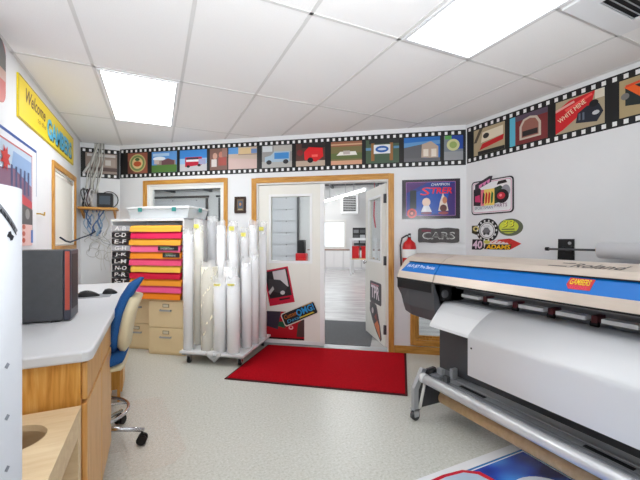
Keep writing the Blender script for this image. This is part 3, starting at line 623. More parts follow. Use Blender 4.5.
a = Art(ell(0.13, 0.085, 0.135, 0.085, 30), (98, 104, 84), 0.003).e((206, 214, 70), 0.115, 0.09, 0.105, 0.066).t((30, 32, 30), '33', 0.05, 0.085, 0.17, 0.15, shear=0.2).t((236, 236, 60), '33', 0.045, 0.09, 0.165, 0.155, shear=0.2).r((110, 120, 60), 0.03, 0.035, 0.19, 0.05).r((110, 120, 60), 0.04, 0.06, 0.18, 0.072)
st(a, 0.33, 1.35, 'wall_sticker', 'yellow-green oval sticker numbered 33 on the right wall')
a = Art([(0.0, 0.0), (0.06, -0.02), (0.12, 0.01), (0.13, 0.08), (0.0, 0.08)], (60, 56, 40), 0.003).e((206, 190, 120), 0.055, 0.045, 0.04, 0.028).e((50, 46, 36), 0.055, 0.045, 0.018, 0.014)
st(a, 0.0, 1.385, 'wall_sticker', 'small dark and yellow sticker left of the round badge sticker')
a = Art([(0.0, 0.0), (0.12, 0.0), (0.17, 0.01), (0.47, 0.01), (0.58, 0.07), (0.46, 0.12), (0.18, 0.09), (0.12, 0.12), (0.0, 0.11)], (232, 222, 220), 0.003).p((206, 40, 36), [(0.46, 0.01), (0.58, 0.07), (0.46, 0.12), (0.30, 0.105), (0.44, 0.075)])
a.p((24, 22, 26), [(0, 0), (0.12, 0), (0.16, 0.02), (0.15, 0.11), (0.01, 0.112)]).t((226, 196, 216), '40', 0.008, 0.01, 0.135, 0.10, shear=0.1, bold=0.03).p((30, 26, 22), [(0.16, 0.008), (0.46, 0.008), (0.48, 0.062), (0.18, 0.062)]).t((246, 190, 30), 'ADAMS', 0.185, 0.010, 0.46, 0.058, shear=0.2, bold=0.03)
for k in range(6): a.p((214, 60, 56), [(0.2+k*0.05, 0.075), (0.215+k*0.05, 0.075), (0.255+k*0.05, 0.1), (0.24+k*0.05, 0.1)])
a.L.append(((206, 200, 90), ell(0.2, 0.085, 0.04, 0.02), [list(range(24))]))
st(a, 0.0, 1.205, 'wall_sticker', 'sticker reading 40 ADAMS in yellow letters, lowest on the right wall')
# fire extinguisher
t = thing('fire_extinguisher', 'red fire extinguisher with black hose on the wall beside the door', 'fire extinguisher', D(3.85, 0.1025, 0.87), RZD)
MB().lathe([(0.0, 0.0), (0.066, 0.0), (0.075, 0.012), (0.075, 0.36), (0.064, 0.405), (0.030, 0.435), (0.02, 0.45), (0.02, 0.465), (0, 0.466)], 0, 0, REDE, 24).build('cylinder', t, False)
MB().lathe([(0.0757, 0.24), (0.0757, 0.335)], 0, 0, WHITE, 24).build('label_band', t, False)
MB().box(-0.018, 0.018, -0.03, 0.018, 0.465, 0.50, BLACK).box(-0.012, 0.012, -0.09, 0.01, 0.50, 0.512, BLACK).box(-0.012, 0.012, -0.085, 0.0, 0.478, 0.488, LGREY).build('valve_handle', t, False)
MB().tube([(0.0, 0.0, 0.485), (-0.03, -0.01, 0.49), (-0.08, -0.02, 0.46), (-0.098, -0.025, 0.38), (-0.094, -0.03, 0.25), (-0.088, -0.03, 0.12)], 0.009, BLACK, 8).build('hose', t, False)
MB().box(-0.02, 0.02, 0.075, 0.102, 0.1, 0.44, MGREY).build('bracket', t, False)
# wall bracket with roll behind the printer
t = thing('roll_bracket', 'black wall bracket with a thin rod behind the printer', 'bracket', (XR, 1.83, 1.235), RZR)
MB().prism([(-0.055, -0.09), (0.075, -0.09), (0.075, 0.085), (-0.05, 0.085)], -0.012, 0, BLACK).build('plate', t, False)
MB().tube([(-0.085, -0.10, 0.0), (0.32, -0.10, 0.0)], 0.009, DGREY, 10).tube([(-0.10, -0.10, 0.0), (-0.075, -0.10, 0.0)], 0.016, BLACK, 10).build('rod', t, False)
MB().box(0.03, 0.06, -0.10, -0.012, -0.02, 0.02, BLACK).tube([(0.045, -0.013, 0.05), (0.045, -0.018, 0.05)], 0.013, LGREY).build('arm', t, False)
t = thing('vinyl_roll', 'white vinyl roll hung on the rod behind the printer', 'roll', (XR-0.11, 1.515, 1.235), RZR)
m = MB(); m.tube([(0, 0, 0), (1.30, 0, 0)], 0.06, VINYL, 24); m.build('roll', t, False)
MB().tube([(-0.012, 0, 0), (0.0, 0, 0)], 0.04, KRAFT, 20).build('core', t, False)

# door graphics
a = Art([(0, 0), (0.33, 0), (0.33, 0.45), (0, 0.45)], (196, 24, 56), 0.002).r((40, 34, 38), 0.02, 0.09, 0.31, 0.43).p((206, 200, 204), [(0.12, 0.28), (0.29, 0.2), (0.29, 0.42), (0.12, 0.42)]).p((60, 56, 60), [(0.03, 0.2), (0.2, 0.12), (0.28, 0.2), (0.2, 0.3), (0.05, 0.34)]).e((206, 206, 206), 0.2, 0.14, 0.03, 0.025).p((190, 186, 186), [(0.03, 0.14), (0.1, 0.2), (0.09, 0.24), (0.02, 0.18)]).r((20, 18, 20), 0.14, 0.05, 0.28, 0.07)
def onleaf(a, s, z, ang, name, label, cat): return a.build(name, loc=D(s, -0.045+0.0225+0.0026, z), rz=RZD, ry=-ang, label=label, cat=cat)
onleaf(a, 2.155, 0.475, 0.20, 'door_poster', 'tilted red and black photo poster under the glass of the closed door', 'poster')
a = Art([(0, 0), (0.50, 0), (0.50, 0.345), (0, 0.345)], (180, 20, 36), 0.002).p((52, 44, 60), [(0, 0.16), (0.16, 0.12), (0.2, 0.345), (0, 0.345)]).p((30, 90, 60), [(0.16, 0.16), (0.26, 0.14), (0.24, 0.22), (0.18, 0.22)]).e((236, 180, 180), 0.33, 0.15, 0.03, 0.025).e((190, 20, 30), 0.33, 0.155, 0.018, 0.014).p((74, 60, 56), [(0.4, 0.04), (0.5, 0.04), (0.5, 0.28), (0.42, 0.2)]).r((24, 20, 22), 0.0, 0.0, 0.5, 0.02)
onleaf(a, 2.10, 0.07, 0.0, 'door_poster', 'red photo poster at the bottom of the closed door', 'poster')
ol = rrect(0, 0, 0.47, 0.17, 0.03)
a = Art(ol, (222, 218, 206), 0.003).p((24, 24, 26), rrect(0.012, 0.012, 0.458, 0.158, 0.022)).t((214, 120, 40), 'Custom', 0.03, 0.085, 0.20, 0.14, shear=0.2).t((44, 150, 214), 'OMG!', 0.20, 0.06, 0.44, 0.145, bold=0.03).t((70, 170, 220), 'Detail', 0.05, 0.03, 0.24, 0.07, shear=0.2).p((214, 190, 60), [(0.22, 0.03), (0.42, 0.03), (0.40, 0.045), (0.22, 0.045)]).p((206, 150, 50), [(0.30, 0.148), (0.44, 0.148), (0.44, 0.155), (0.30, 0.155)])
a.build('door_sign', loc=D(2.36, -0.045+0.0225+0.008, 0.225), rz=RZD, ry=-0.42, label='tilted black sign with orange and blue lettering on the closed door', cat='sign')
# open leaf graphics: local x runs from hinge; face towards room is +y side for this leaf
def onleaf2(a, x, z, name, label, cat, ang=0.0):
    hx, hy, hz = H0; r = RZD+PI-aop
    # face +y: turn the art by pi
    px = hx+math.cos(r)*x-math.sin(r)*0.0253; py = hy+math.sin(r)*x+math.cos(r)*0.0253
    return a.build(name, loc=(px, py, z), rz=r+PI, ry=ang, label=label, cat=cat)
a = Art(rrect(0, 0, 0.45, 0.28, 0.03), (64, 34, 48), 0.002).p((30, 24, 30), rrect(0.012, 0.012, 0.438, 0.268, 0.025)).t((230, 214, 222), 'TPR', 0.05, 0.06, 0.38, 0.23, bold=0.03).r((196, 110, 130), 0.05, 0.235, 0.36, 0.25)
onleaf2(a, 0.585, 0.48, 'door_sign', 'dark rounded sign with pale letters on the open door', 'sign')
a = Art([(0.02, 0.16), (0.14, 0.04), (0.30, -0.08), (0.46, -0.16), (0.50, -0.12), (0.44, 0.02), (0.36, 0.16), (0.30, 0.26), (0.14, 0.30), (0.03, 0.26)], (70, 56, 62), 0.002).p((36, 30, 36), [(0.05, 0.17), (0.18, 0.06), (0.3, 0.12), (0.27, 0.24), (0.12, 0.27)]).p((222, 130, 86), [(0.22, 0.0), (0.46, -0.14), (0.42, 0.02), (0.34, 0.08)]).e((206, 190, 190), 0.15, 0.17, 0.04).p((150, 60, 50), [(0.22, 0.1), (0.34, 0.06), (0.3, 0.16)])
onleaf2(a, 0.62, 0.20, 'door_sticker', 'orange and black flame sticker low on the open door', 'sticker')

# ------------------------------------------------------------------ rug and chair mat
m = MB().prism([(2.112, -1.125), (3.785, -1.15), (3.82, -0.035), (2.15, -0.035)], 0.0, 0.009, mat((70, 12, 18), 0.9, name='rug_edge'), 'xy')
t = thing('door_rug', 'red carpet rug in front of the double door', 'rug', DL, RZD)
m.build('rubber_backing', t, False)
MB().prism([(2.135, -1.105), (3.765, -1.13), (3.797, -0.05), (2.17, -0.05)], 0.009, 0.014, CARPET, 'xy').build('carpet_pile', t, False)
o = MB().prism([(-0.55, 3.22), (-0.10, 3.25), (0.045, 3.22), (0.175, 2.36), (0.10, 2.24), (-0.12, 2.21), (-0.20, 2.50), (-0.55, 2.50)], 0.0012, 0.0040, MATPL, 'xy').build('chair_mat')
tag(o, 'clear plastic chair mat on the floor under the blue chair', 'mat')

# ------------------------------------------------------------------ left counter run
CZ = 0.89
o = MB().prism([(XL+0.002, 1.60), (-0.255, 1.60), (-0.232, 1.61), (-0.223, 1.635), (-0.223, 3.98), (XL+0.002, 3.98)], CZ-0.042, CZ, LAM, 'xy').build('countertop', bevel=0.008)
tag(o, 'long white laminate countertop along the left wall', 'countertop')
def basecab(y0, y1, name, label, n, ends):
    t = thing(name, label, 'cabinet', ((XL-0.26)/2, (y0+y1)/2, 0))
    z1 = CZ-0.0425; xf = -0.262
    m = MB(); m.box(XL+0.003, xf-0.022, y0, y1, 0.10, z1, OAKC).box(XL+0.003, xf-0.08, y0+0.002, y1-0.002, 0.0, 0.10, OAKC)
    m.box(xf-0.022, xf-0.002, y0, y0+0.035, 0.0, z1, OAKC).box(xf-0.022, xf-0.002, y1-0.035, y1, 0.0, z1, OAKC).box(xf-0.022, xf-0.002, y0+0.035, y1-0.035, z1-0.03, z1, OAKC)
    m.build('carcass', t)
    w = (y1-y0-0.02)/n
    for k in range(n):
        a, b = y0+0.01+k*w+0.006, y0+0.01+(k+1)*w-0.006
        d = MB().box(xf-0.002, xf+0.018, a, b, 0.69, z1-0.012, OAKD).build('drawer', t, bevel=0.004)
        d = MB().box(xf-0.002, xf+0.018, a, b, 0.10, 0.675, OAKD); d.build('door', t, bevel=0.004)
    return t
basecab(1.625, 2.475, 'base_cabinet', 'oak base cabinet with doors and drawers under the near end of the white counter', 2, True)
basecab(3.28, 3.52, 'base_cabinet', 'narrow oak base cabinet under the counter beyond the blue chair', 1, True)
# plywood stand with round hole
t = thing('plywood_stand', 'pale plywood stand with a round hole in its top against the near cabinet end', 'stand', (-0.56, 1.28, 0))
bx0, bx1, by0, by1, bz = -0.87, -0.258, 0.95, 1.60, 0.686
m = MB(); cx, cy, rr = -0.416, 1.418, 0.093; n = 40
def edge_pt(a):
    dx, dy = math.cos(a), math.sin(a)
    k = min((bx1-cx)/dx if dx > 1e-9 else 1e9, (bx0-cx)/dx if dx < -1e-9 else 1e9, (by1-cy)/dy if dy > 1e-9 else 1e9, (by0-cy)/dy if dy < -1e-9 else 1e9)
    return (cx+dx*k, cy+dy*k)
angs = sorted([2*PI*k/n for k in range(n)] + [math.atan2(y-cy, x-cx) % (2*PI) for x in (bx0, bx1) for y in (by0, by1)])
n = len(angs); inn = [(cx+rr*math.cos(q), cy+rr*math.sin(q)) for q in angs]; outp = [edge_pt(q) for q in angs]
z1, z0 = bz, bz-0.022
vs = [(x, y, z1) for x, y in inn]+[(x, y, z1) for x, y in outp]+[(x, y, z0) for x, y in inn]+[(x, y, z0) for x, y in outp]
fs = []
for i in range(n):
    j = (i+1) % n
    fs += [[i, j, n+j, n+i], [2*n+i, 3*n+i, 3*n+j, 2*n+j], [i, 2*n+i, 2*n+j, j], [n+i, n+j, 3*n+j, 3*n+i]]
m.add(vs, fs, BIRCH); m.build('top', t)
def pl(name, *b): MB().box(*b, BIRCH).build(name, t, bevel=0.002)
pl('apron', bx1-0.018, bx1, by0+0.06, by1-0.055, bz-0.095, bz-0.0225); pl('apron', bx0, bx0+0.018, by0+0.06, by1-0.055, bz-0.095, bz-0.0225)
pl('apron', bx0+0.06, bx1-0.06, by0, by0+0.018, bz-0.095, bz-0.0225); pl('back_panel', bx0+0.06, bx1-0.06, by1-0.02, by1-0.002, 0.0, bz-0.0225)
for x in (bx0, bx1-0.058):
    for y in (by0, by1-0.053): pl('leg', x, x+0.058, y, y+0.053, 0.0, bz-0.0225)
MB().box(bx0+0.06, bx1-0.06, by0+0.02, by1-0.022, 0.38, 0.40, PLY).build('shelf', t)
# white roll standing at the left edge
rx, ry, rr, rt = -0.297, 0.748, 0.09, 1.405
t = thing('paper_roll', 'tall white printed paper roll standing at the left edge', 'roll', (rx, ry, 0))
MB().lathe([(0.03, 0.0), (rr, 0.0), (rr, rt), (rr-0.01, rt+0.002), (0.03, rt), (0.03, 0.0)], 0, 0, mat((214, 217, 223), 0.6, name='printed_paper'), 64).build('roll', t, False)
MB().lathe([(0.024, 0.0), (0.0299, 0.0), (0.0299, rt+0.004), (0.024, rt+0.004), (0.024, 0.0)], 0, 0, KRAFT, 24).build('core', t, False)
pm = MB(); R2 = rr+0.0006
def patch(a0, z0, a1, z1, w, c):
    d = Vector((a1-a0, (z1-z0)/rr)); nn = Vector((-d.y, d.x)).normalized()*w/rr
    st = 6; v = []
    for i in range(st+1):
        a = a0+(a1-a0)*i/st; z = z0+(z1-z0)*i/st
        v += [(R2*math.cos(a+nn.x), R2*math.sin(a+nn.x), z+nn.y*rr), (R2*math.cos(a-nn.x), R2*math.sin(a-nn.x), z-nn.y*rr)]
    pm.add(v, [[2*i, 2*i+2, 2*i+3, 2*i+1] for i in range(st)], c)
view = math.atan2(-ry, -rx)     # direction from roll to the viewer
GR = mat((150, 154, 162), 0.5); DK = mat((40, 42, 48), 0.5)
for k in range(12):
    z = 0.22+k*0.0815
    for a in (0.776, -0.45, 2.0): patch(view+a, z, view+a+0.06, z+0.006, 0.0035, GR)
V_ = view
patch(V_+0.60, 1.377, V_+1.056, 1.332, 0.0035, mat((120, 122, 128), 0.5)); patch(V_+0.60, 1.371, V_+1.04, 1.327, 0.0012, DK)
patch(V_+0.68, 1.366, V_+0.99, 1.336, 0.0022, DK); patch(V_+0.82, 1.328, V_+0.95, 1.321, 0.004, DK); patch(V_+0.86, 1.332, V_+0.91, 1.318, 0.003, DK)
pm.build('printed_marks', t, False)
# computer tower
t = thing('computer_tower', 'dark grey computer tower with a red front strip on the white counter', 'computer', (-0.65, 2.32, CZ+0.0003))
MB().box(-0.24, 0.213, -0.10, 0.10, 0.008, 0.372, TOWER).build('case', t, False, 0.004)
MB().box(0.213, 0.246, -0.10, 0.10, 0.006, 0.374, mat((60, 62, 74), 0.4)).build('front_bezel', t, False, 0.006)
MB().box(0.2462, 0.2475, -0.07, 0.07, 0.06, 0.35, BLACK).build('drive_bays', t, False)
MB().box(0.222, 0.242, -0.1035, -0.10, 0.06, 0.365, mat((176, 74, 58), 0.4)).build('red_strip', t, False)
for x in (-0.2, 0.18):
    for y in (-0.08, 0.08): MB().box(x-0.02, x+0.02, y-0.015, y+0.015, 0, 0.008, BLACK).build('foot', t, False)
# mouse pad and two mice
o = MB().prism(rrect(-0.55, 3.02, -0.31, 3.22, 0.02), CZ+0.0002, CZ+0.004, mat((140, 142, 146), 0.8), 'xy').build('mouse_pad'); tag(o, 'grey mouse pad on the white counter', 'mouse pad')
def mouse(x, y, z, L, Hh, label, rz):
    t = thing('computer_mouse', label, 'mouse', (x, y, z), rz, 'black mice on the counter')
    m = MB(); nx, ny = 14, 10; vs = []
    for i in range(nx+1):
        u = i/nx; X = (u-0.5)*L; wid = 0.034*(math.sin(PI*min(max(u, 0.03), 0.97))**0.4); hz = Hh*(math.sin(PI*(u**0.8*0.9+0.06))**0.8)
        for k in range(ny+1):
            p = PI*k/ny; vs.append((X, -wid*math.cos(p), hz*math.sin(p)**0.7))
    m.add(vs, [[i*(ny+1)+k, i*(ny+1)+k+1, (i+1)*(ny+1)+k+1, (i+1)*(ny+1)+k] for i in range(nx) for k in range(ny)], BLACK, True)
    m.build('shell', t, False)
    MB().tube([(-L*0.3, -0.004, Hh*0.72), (-L*0.3, 0.004, Hh*0.72)], 0.008, MGREY, 12).build('scroll_wheel', t, False)
mouse(-0.455, 3.09, CZ+0.0042, 0.145, 0.046, 'larger black mouse on the grey mouse pad', 0.15)
mouse(-0.325, 3.19, CZ+0.0042, 0.10, 0.04, 'smaller black mouse at the counter edge nearer the blue chair', 0.0)

# ------------------------------------------------------------------ office chair
t = thing('office_chair', 'blue upholstered drafting chair with cream shell at the white counter', 'chair', (-0.385, 2.60, 0.0045), 0)
CA = math.radians(178)           # facing direction
f = Vector((math.cos(CA), math.sin(CA), 0)); sd = Vector((-f.y, f.x, 0))
bm_ = MB()
c1 = math.atan2(2.53-2.60, -0.06+0.385)
hubz = 0.12
bm_.tube([(0, 0, 0.09), (0, 0, 0.15)], 0.032, CHROME, 16)
for k in range(5):
    a = c1+2*PI*k/5; d = Vector((math.cos(a), math.sin(a), 0))
    bm_.tube([d*0.02+Vector((0, 0, 0.125)), d*0.15+Vector((0, 0, 0.112)), d*0.325+Vector((0, 0, 0.088))], [0.018, 0.015, 0.012], CHROME, 10)
bm_.build('star_base', t, False)
for k in range(5):
    a = c1+2*PI*k/5; d = Vector((math.cos(a), math.sin(a), 0)); q = Vector((-d.y, d.x, 0))
    p = d*0.312; w = MB()
    for s in (-1, 1): w.tube([p+q*s*0.008+Vector((0, 0, 0.031)), p+q*s*0.026+Vector((0, 0, 0.031))], 0.030, BLACK, 18)
    w.tube([p+Vector((0, 0, 0.031)), p+Vector((0, 0, 0.092))], 0.007, BLACK, 8); w.box(p.x-0.012, p.x+0.012, p.y-0.012, p.y+0.012, 0.05, 0.066, BLACK)
    w.build('caster', t, False)
MB().tube([(0, 0, 0.14), (0, 0, 0.36)], 0.024, CHROME, 16).tube([(0, 0, 0.36), (0, 0, 0.535)], 0.014, CHROME, 14).build('gas_column', t, False)
fr = MB(); ring = [(0.225*math.cos(2*PI*k/40), 0.225*math.sin(2*PI*k/40), 0.225) for k in range(41)]
fr.tube(ring, 0.011, CHROME, 10, False)
for k in range(3):
    a = 2*PI*k/3+0.3; fr.tube([(0.02*math.cos(a), 0.02*math.sin(a), 0.26), (0.225*math.cos(a), 0.225*math.sin(a), 0.225)], 0.007, CHROME, 8)
fr.build('foot_ring', t, False)
def pad(name, rows, m, par=t, cap=True):
    """lofted cushion: rows of (centre, half width, half thickness, up vector)"""
    mb = MB(); n = 20; vs = []
    for c, hw, ht, tv in rows:
        for k in range(n):
            p = 2*PI*k/n; cs, sn = math.cos(p), math.sin(p)
            vs.append(c + sd*hw*math.copysign(abs(cs)**0.6, cs) + tv*ht*math.copysign(abs(sn)**0.7, sn))
    R = len(rows)
    mb.add(vs, [[i*n+k, i*n+(k+1) % n, (i+1)*n+(k+1) % n, (i+1)*n+k] for i in range(R-1) for k in range(n)], m, True)
    mb.add(vs, [list(range(n))[::-1], list(range((R-1)*n, R*n))], m, True)
    return mb.build(name, par, False)
up = Vector((0, 0, 1))
SZ = 0.585
pad('seat', [(f*u+up*(SZ+dz), w, th, up) for u, w, th, dz in ((-0.215, 0.14, 0.012, 0.005), (-0.205, 0.18, 0.03, 0.004), (-0.15, 0.22, 0.038, 0), (0.0, 0.23, 0.038, 0), (0.14, 0.22, 0.038, 0), (0.21, 0.19, 0.03, -0.006), (0.23, 0.14, 0.012, -0.012))], BLUEF)
pad('seat_shell', [(f*u+up*(SZ-0.048), w, th, up) for u, w, th in ((-0.215, 0.12, 0.010), (-0.20, 0.18, 0.022), (0.0, 0.225, 0.03), (0.19, 0.19, 0.022), (0.21, 0.12, 0.01))], CREAM)
bk = [(-0.165, 0.615, 0.09), (-0.168, 0.65, 0.14), (-0.175, 0.71, 0.165), (-0.188, 0.79, 0.175), (-0.206, 0.87, 0.17), (-0.236, 0.95, 0.155), (-0.278, 1.02, 0.13), (-0.318, 1.058, 0.08)]
def brow(off, th, dw):
    out = []
    for i, (u, z, w) in enumerate(bk):
        e = 0.5 if i in (0, len(bk)-1) else 1.0
        tv = (f*1.0+up*0.25).normalized()
        out.append((f*(u+off)+up*z, max(w+dw, 0.03), th*e, tv))
    return out
pad('backrest', brow(0.020, 0.032, 0.008), BLUEF)
pad('back_shell', brow(-0.032, 0.040, -0.006)[0:6], CREAM)
MB().tube([f*-0.10+up*(SZ-0.06), f*-0.18+up*(SZ-0.055), f*-0.195+up*(SZ+0.02), f*-0.19+up*(SZ+0.10)], 0.012, CREAM, 10).build('back_bracket', t, False)

# ------------------------------------------------------------------ corner shelf with network gear and cables
t = thing('wall_shelf', 'small wooden shelf with cables and black box in the back left corner', 'shelf', (XL, YB, 1.70))
MB().box(0.01, 0.44, -0.27, -0.002, 0.0, 0.028, OAKH).build('board', t, False)
for x in (0.03, 0.39): MB().prism([(-0.23, -0.001), (-0.002, -0.001), (-0.002, -0.11)], x, x+0.02, OAKC, 'yz').build('bracket', t, False)
t = thing('network_box', 'black network box on the corner shelf', 'network box', (XL+0.30, YB-0.15, 1.7285))
MB().box(-0.085, 0.085, -0.08, 0.08, 0, 0.19, BLACK).build('case', t, False, 0.01)
MB().box(-0.06, 0.06, -0.0815, -0.08, 0.04, 0.15, mat((60, 72, 84), 0.3)).build('front_panel', t, False)
cb = MB()
for k in range(7):
    cx = 0.05+0.016*k; r = 0.12+0.008*math.sin(k*2.1)
    pts = [(cx+0.015*math.sin(a*2+k), -0.14+0.07*math.cos(a), 0.0+r*0.98+r*math.sin(a)*0.94+0.006) for a in [2*PI*i/18 for i in range(19)]]
    cb.tube(pts, 0.006, [BLACK, DGREY, mat((196, 198, 204), 0.5), BLACK, mat((84, 52, 60), 0.5), LGREY, WHITE][k], 6, False)
o = cb.build('cable_coil'); o.location = (XL, YB, 1.7285); tag(o, 'coil of black and grey cables on the left of the corner shelf', 'cable')
o = MB().tube([(0.40+0.015*math.sin(a), -0.06, 0.115+0.108*math.sin(a)) if False else (0.33+0.105*math.cos(a), -0.045, 0.118+0.11*math.sin(a)) for a in [2*PI*i/24 for i in range(25)]], 0.006, BLACK, 6, False).build('cable_loop'); o.location = (XL, YB, 1.7285)
tag(o, 'single black cable loop behind the network box', 'cable')
# conduit / grey cables from the ceiling
cg = MB(); G1 = mat((190, 188, 182), 0.5); G2 = mat((216, 214, 208), 0.5); G3 = mat((160, 158, 152), 0.5)
def wig(p0, p1, amp, k, n=10):
    p0, p1 = Vector(p0), Vector(p1); out = []
    for i in range(n+1):
        u = i/n; q = p0.lerp(p1, u); s = math.sin(PI*u)
        out.append(q+Vector((amp*s*math.sin(k*1.7+u*4), -0.6*amp*s*abs(math.cos(k+u*3)), 0)))
    return out
for k in range(9): cg.tube(wig((0.17+0.012*k, -0.03-0.006*(k % 3), 0.875), (0.06+0.018*k, -0.06, 0.20), 0.035, k), 0.008, [G1, G2, G3][k % 3], 6)
cg.tube([(0.20, -0.035, 0.87), (0.14, -0.05, 0.65), (0.04, -0.06, 0.46)], 0.014, G2, 8)
o = cg.build('cable_bundle'); o.location = (XL, YB, 1.72); tag(o, 'bundle of grey cables dropping from the ceiling over the film border', 'cable')
cg = MB(); B1 = mat((124, 158, 194), 0.5); B2 = mat((84, 116, 166), 0.5); B3 = mat((176, 196, 214), 0.5)
for k in range(12):
    x = 0.06+0.022*k; cg.tube(wig((x, -0.10-0.01*(k % 4), -0.002), (0.10+0.014*k+0.02*math.sin(k*3), -0.06, -0.28-0.03*(k % 3)), 0.05, k*1.3), 0.008, [B1, B3, B2, G2][k % 4], 6)
o = cg.build('cable_bundle'); o.location = (XL, YB, 1.70); tag(o, 'blue network cables hanging below the corner shelf', 'cable')
cg = MB()
for k in range(11):
    x0 = 0.03+0.03*k; x1 = 0.06+0.035*((k*5) % 11)
    p = wig((x0, -0.03-0.01*(k % 3), -0.28-0.02*(k % 4)), (x1, -0.03, -0.42-0.03*(k % 5)), 0.06, k*2.2, 14)
    cg.tube(p, 0.0035, [G1, G2, LGREY][k % 3], 6)
for k in range(3):
    cg.tube([(0.14+0.1*k+0.07*math.cos(a), -0.02, -0.56+0.06*math.sin(a)-0.03*k) for a in [2*PI*i/20 for i in range(21)]], 0.003, G1, 6, False)
for k in range(3): cg.tube(wig((0.2+0.06*k, -0.02, -0.45), (0.24+0.05*k, -0.02, -0.80), 0.02, k), 0.003, G2, 6)
o = cg.build('cable_tangle'); o.location = (XL, YB, 1.70); tag(o, 'tangle of thin grey cables on the wall under the corner shelf', 'cable')
o = MB().tube([(0.02, 4.3, 1.335), (0.035, 4.45, 1.30), (0.03, 4.7, 1.285), (0.04, 4.95, 1.31), (0.05, 5.2, 1.335), (0.10, 5.42, 1.37), (0.16, 5.5, 1.42)], 0.009, mat((40, 48, 70), 0.5), 8).build('power_cable'); o.location = (XL+0.012, 0, 0)
tag(o, 'dark cable strung across the bottom of the left window', 'cable')

# ------------------------------------------------------------------ filing cabinets and letter rack
def filecab(s0, s1, w0, w1, h, label):
    t = thing('filing_cabinet', label, 'filing cabinet', D((s0+s1)/2, 0, 0), RZD, 'tan filing cabinets')
    a = (s1-s0)/2
    MB().box(-a, a, -w1+0.02, -w0, 0.0, h, TAN).build('case', t, False, 0.004)
    for z0, z1 in ((0.03, h/2-0.004), (h/2+0.004, h-0.015)):
        d = MB().box(-a+0.012, a-0.012, -w1, -w1+0.019, z0, z1, TAN).build('drawer', t, False, 0.004)
        hh = MB(); zc = z1-0.10
        hh.box(-0.07, 0.07, -w1-0.022, -w1-0.016, zc-0.012, zc+0.006, LGREY).box(-0.07, -0.06, -w1-0.02, -w1, zc-0.012, zc+0.006, LGREY).box(0.06, 0.07, -w1-0.02, -w1, zc-0.012, zc+0.006, LGREY)
        x = hh.build('handle', t, False); x.parent = d
        lb = MB(); lb.box(-0.04, 0.04, -w1-0.004, -w1, zc+0.03, zc+0.07, TAND).box(-0.033, 0.033, -w1-0.005, -w1-0.004, zc+0.036, zc+0.064, mat((222, 214, 190), 0.6))
        x = lb.build('label_holder', t, False); x.parent = d
    return t
filecab(0.914, 1.378, 0.02, 0.625, 0.628, 'tan filing cabinet beside the roll cart under the letter rack')
filecab(0.43, 0.90, 0.02, 0.50, 0.628, 'tan filing cabinet behind the blue chair under the letter rack')
RS0, RS1, RW, RZ0, RZ1 = 0.43, 1.376, 0.63, 0.6295, 1.556
t = thing('letter_rack', 'white shelf rack with alphabet labels on the filing cabinets', 'rack', D((RS0+RS1)/2, 0, RZ0), RZD)
a = (RS1-RS0)/2; h = RZ1-RZ0
for x in (-a, a-0.016): MB().box(x, x+0.016, -RW, -0.02, 0, h, WPLAS).build('side_panel', t, False)
MB().box(-a, a, -RW-0.004, -0.02, h-0.02, h, WPLAS).box(-a+0.016, a-0.016, -RW-0.004, -RW+0.01, h-0.03, h-0.02, WPLAS).build('top_panel', t, False)
MB().box(-a+0.016, a-0.016, -0.035, -0.02, 0, h-0.02, WPLAS).build('back_panel', t, False)
PITCH = 0.0765
letters = ['A-B', 'C-D', 'E-F', 'G-H', 'J-K', 'L-M', 'N-O', 'P-R', 'S-T', 'U-V', 'W-Z']
shelfz = [1.465-RZ0+0.004-PITCH*i for i in range(11)]
for z in shelfz: MB().box(-a+0.016, a-0.016, -RW+0.03, -0.036, z-0.006, z, WPLAS).build('shelf', t, False)
for i, (z, lt) in enumerate(zip(shelfz, letters)):
    dark = i not in (0, 3)
    A_ = Art([(0, 0), (0.245, 0), (0.245, 0.062), (0, 0.062)], (28, 22, 26) if dark else (176, 176, 182), 0.012)
    A_.t((236, 236, 236) if dark else (240, 240, 242), lt, 0.035, 0.007, 0.19, 0.055, shear=0.15, bold=0.02)
    q = A_.build('letter_label', t, loc=(-a+0.018+(0.0 if i not in (4, 6) else 0.008), -RW-0.012, z-0.056)); q['label'] = ('black' if dark else 'grey') + ' label reading ' + lt
for i, z, x0, w, txt in ((3, shelfz[3], 0.19, 0.25, 'UNDERCOAT'), (4, shelfz[4], 0.25, 0.21, 'LAMINATE')):
    A_ = Art([(0, 0), (w, 0), (w, 0.05), (0, 0.05)], (30, 30, 32), 0.003).t((222, 226, 222), txt, 0.03, 0.012, w-0.05, 0.03, shear=0.1).r((110, 170, 110), 0.03, 0.036, w*0.6, 0.042)
    q = A_.build('name_tag', t, loc=(x0-0.02, -RW-0.036, z-0.05)); q['label'] = 'black name tag at the right of a row'
SHC = [(255, 186, 70), (236, 36, 92), (252, 178, 60), (246, 106, 150), (250, 150, 40), (244, 84, 128), (252, 200, 84), (214, 22, 60), (250, 158, 48), (246, 92, 146), (250, 140, 30)]
nm = ['yellow-orange', 'crimson pink', 'amber', 'light pink', 'deep orange', 'rose pink', 'pale yellow', 'dark red', 'orange', 'bright pink', 'vivid orange']
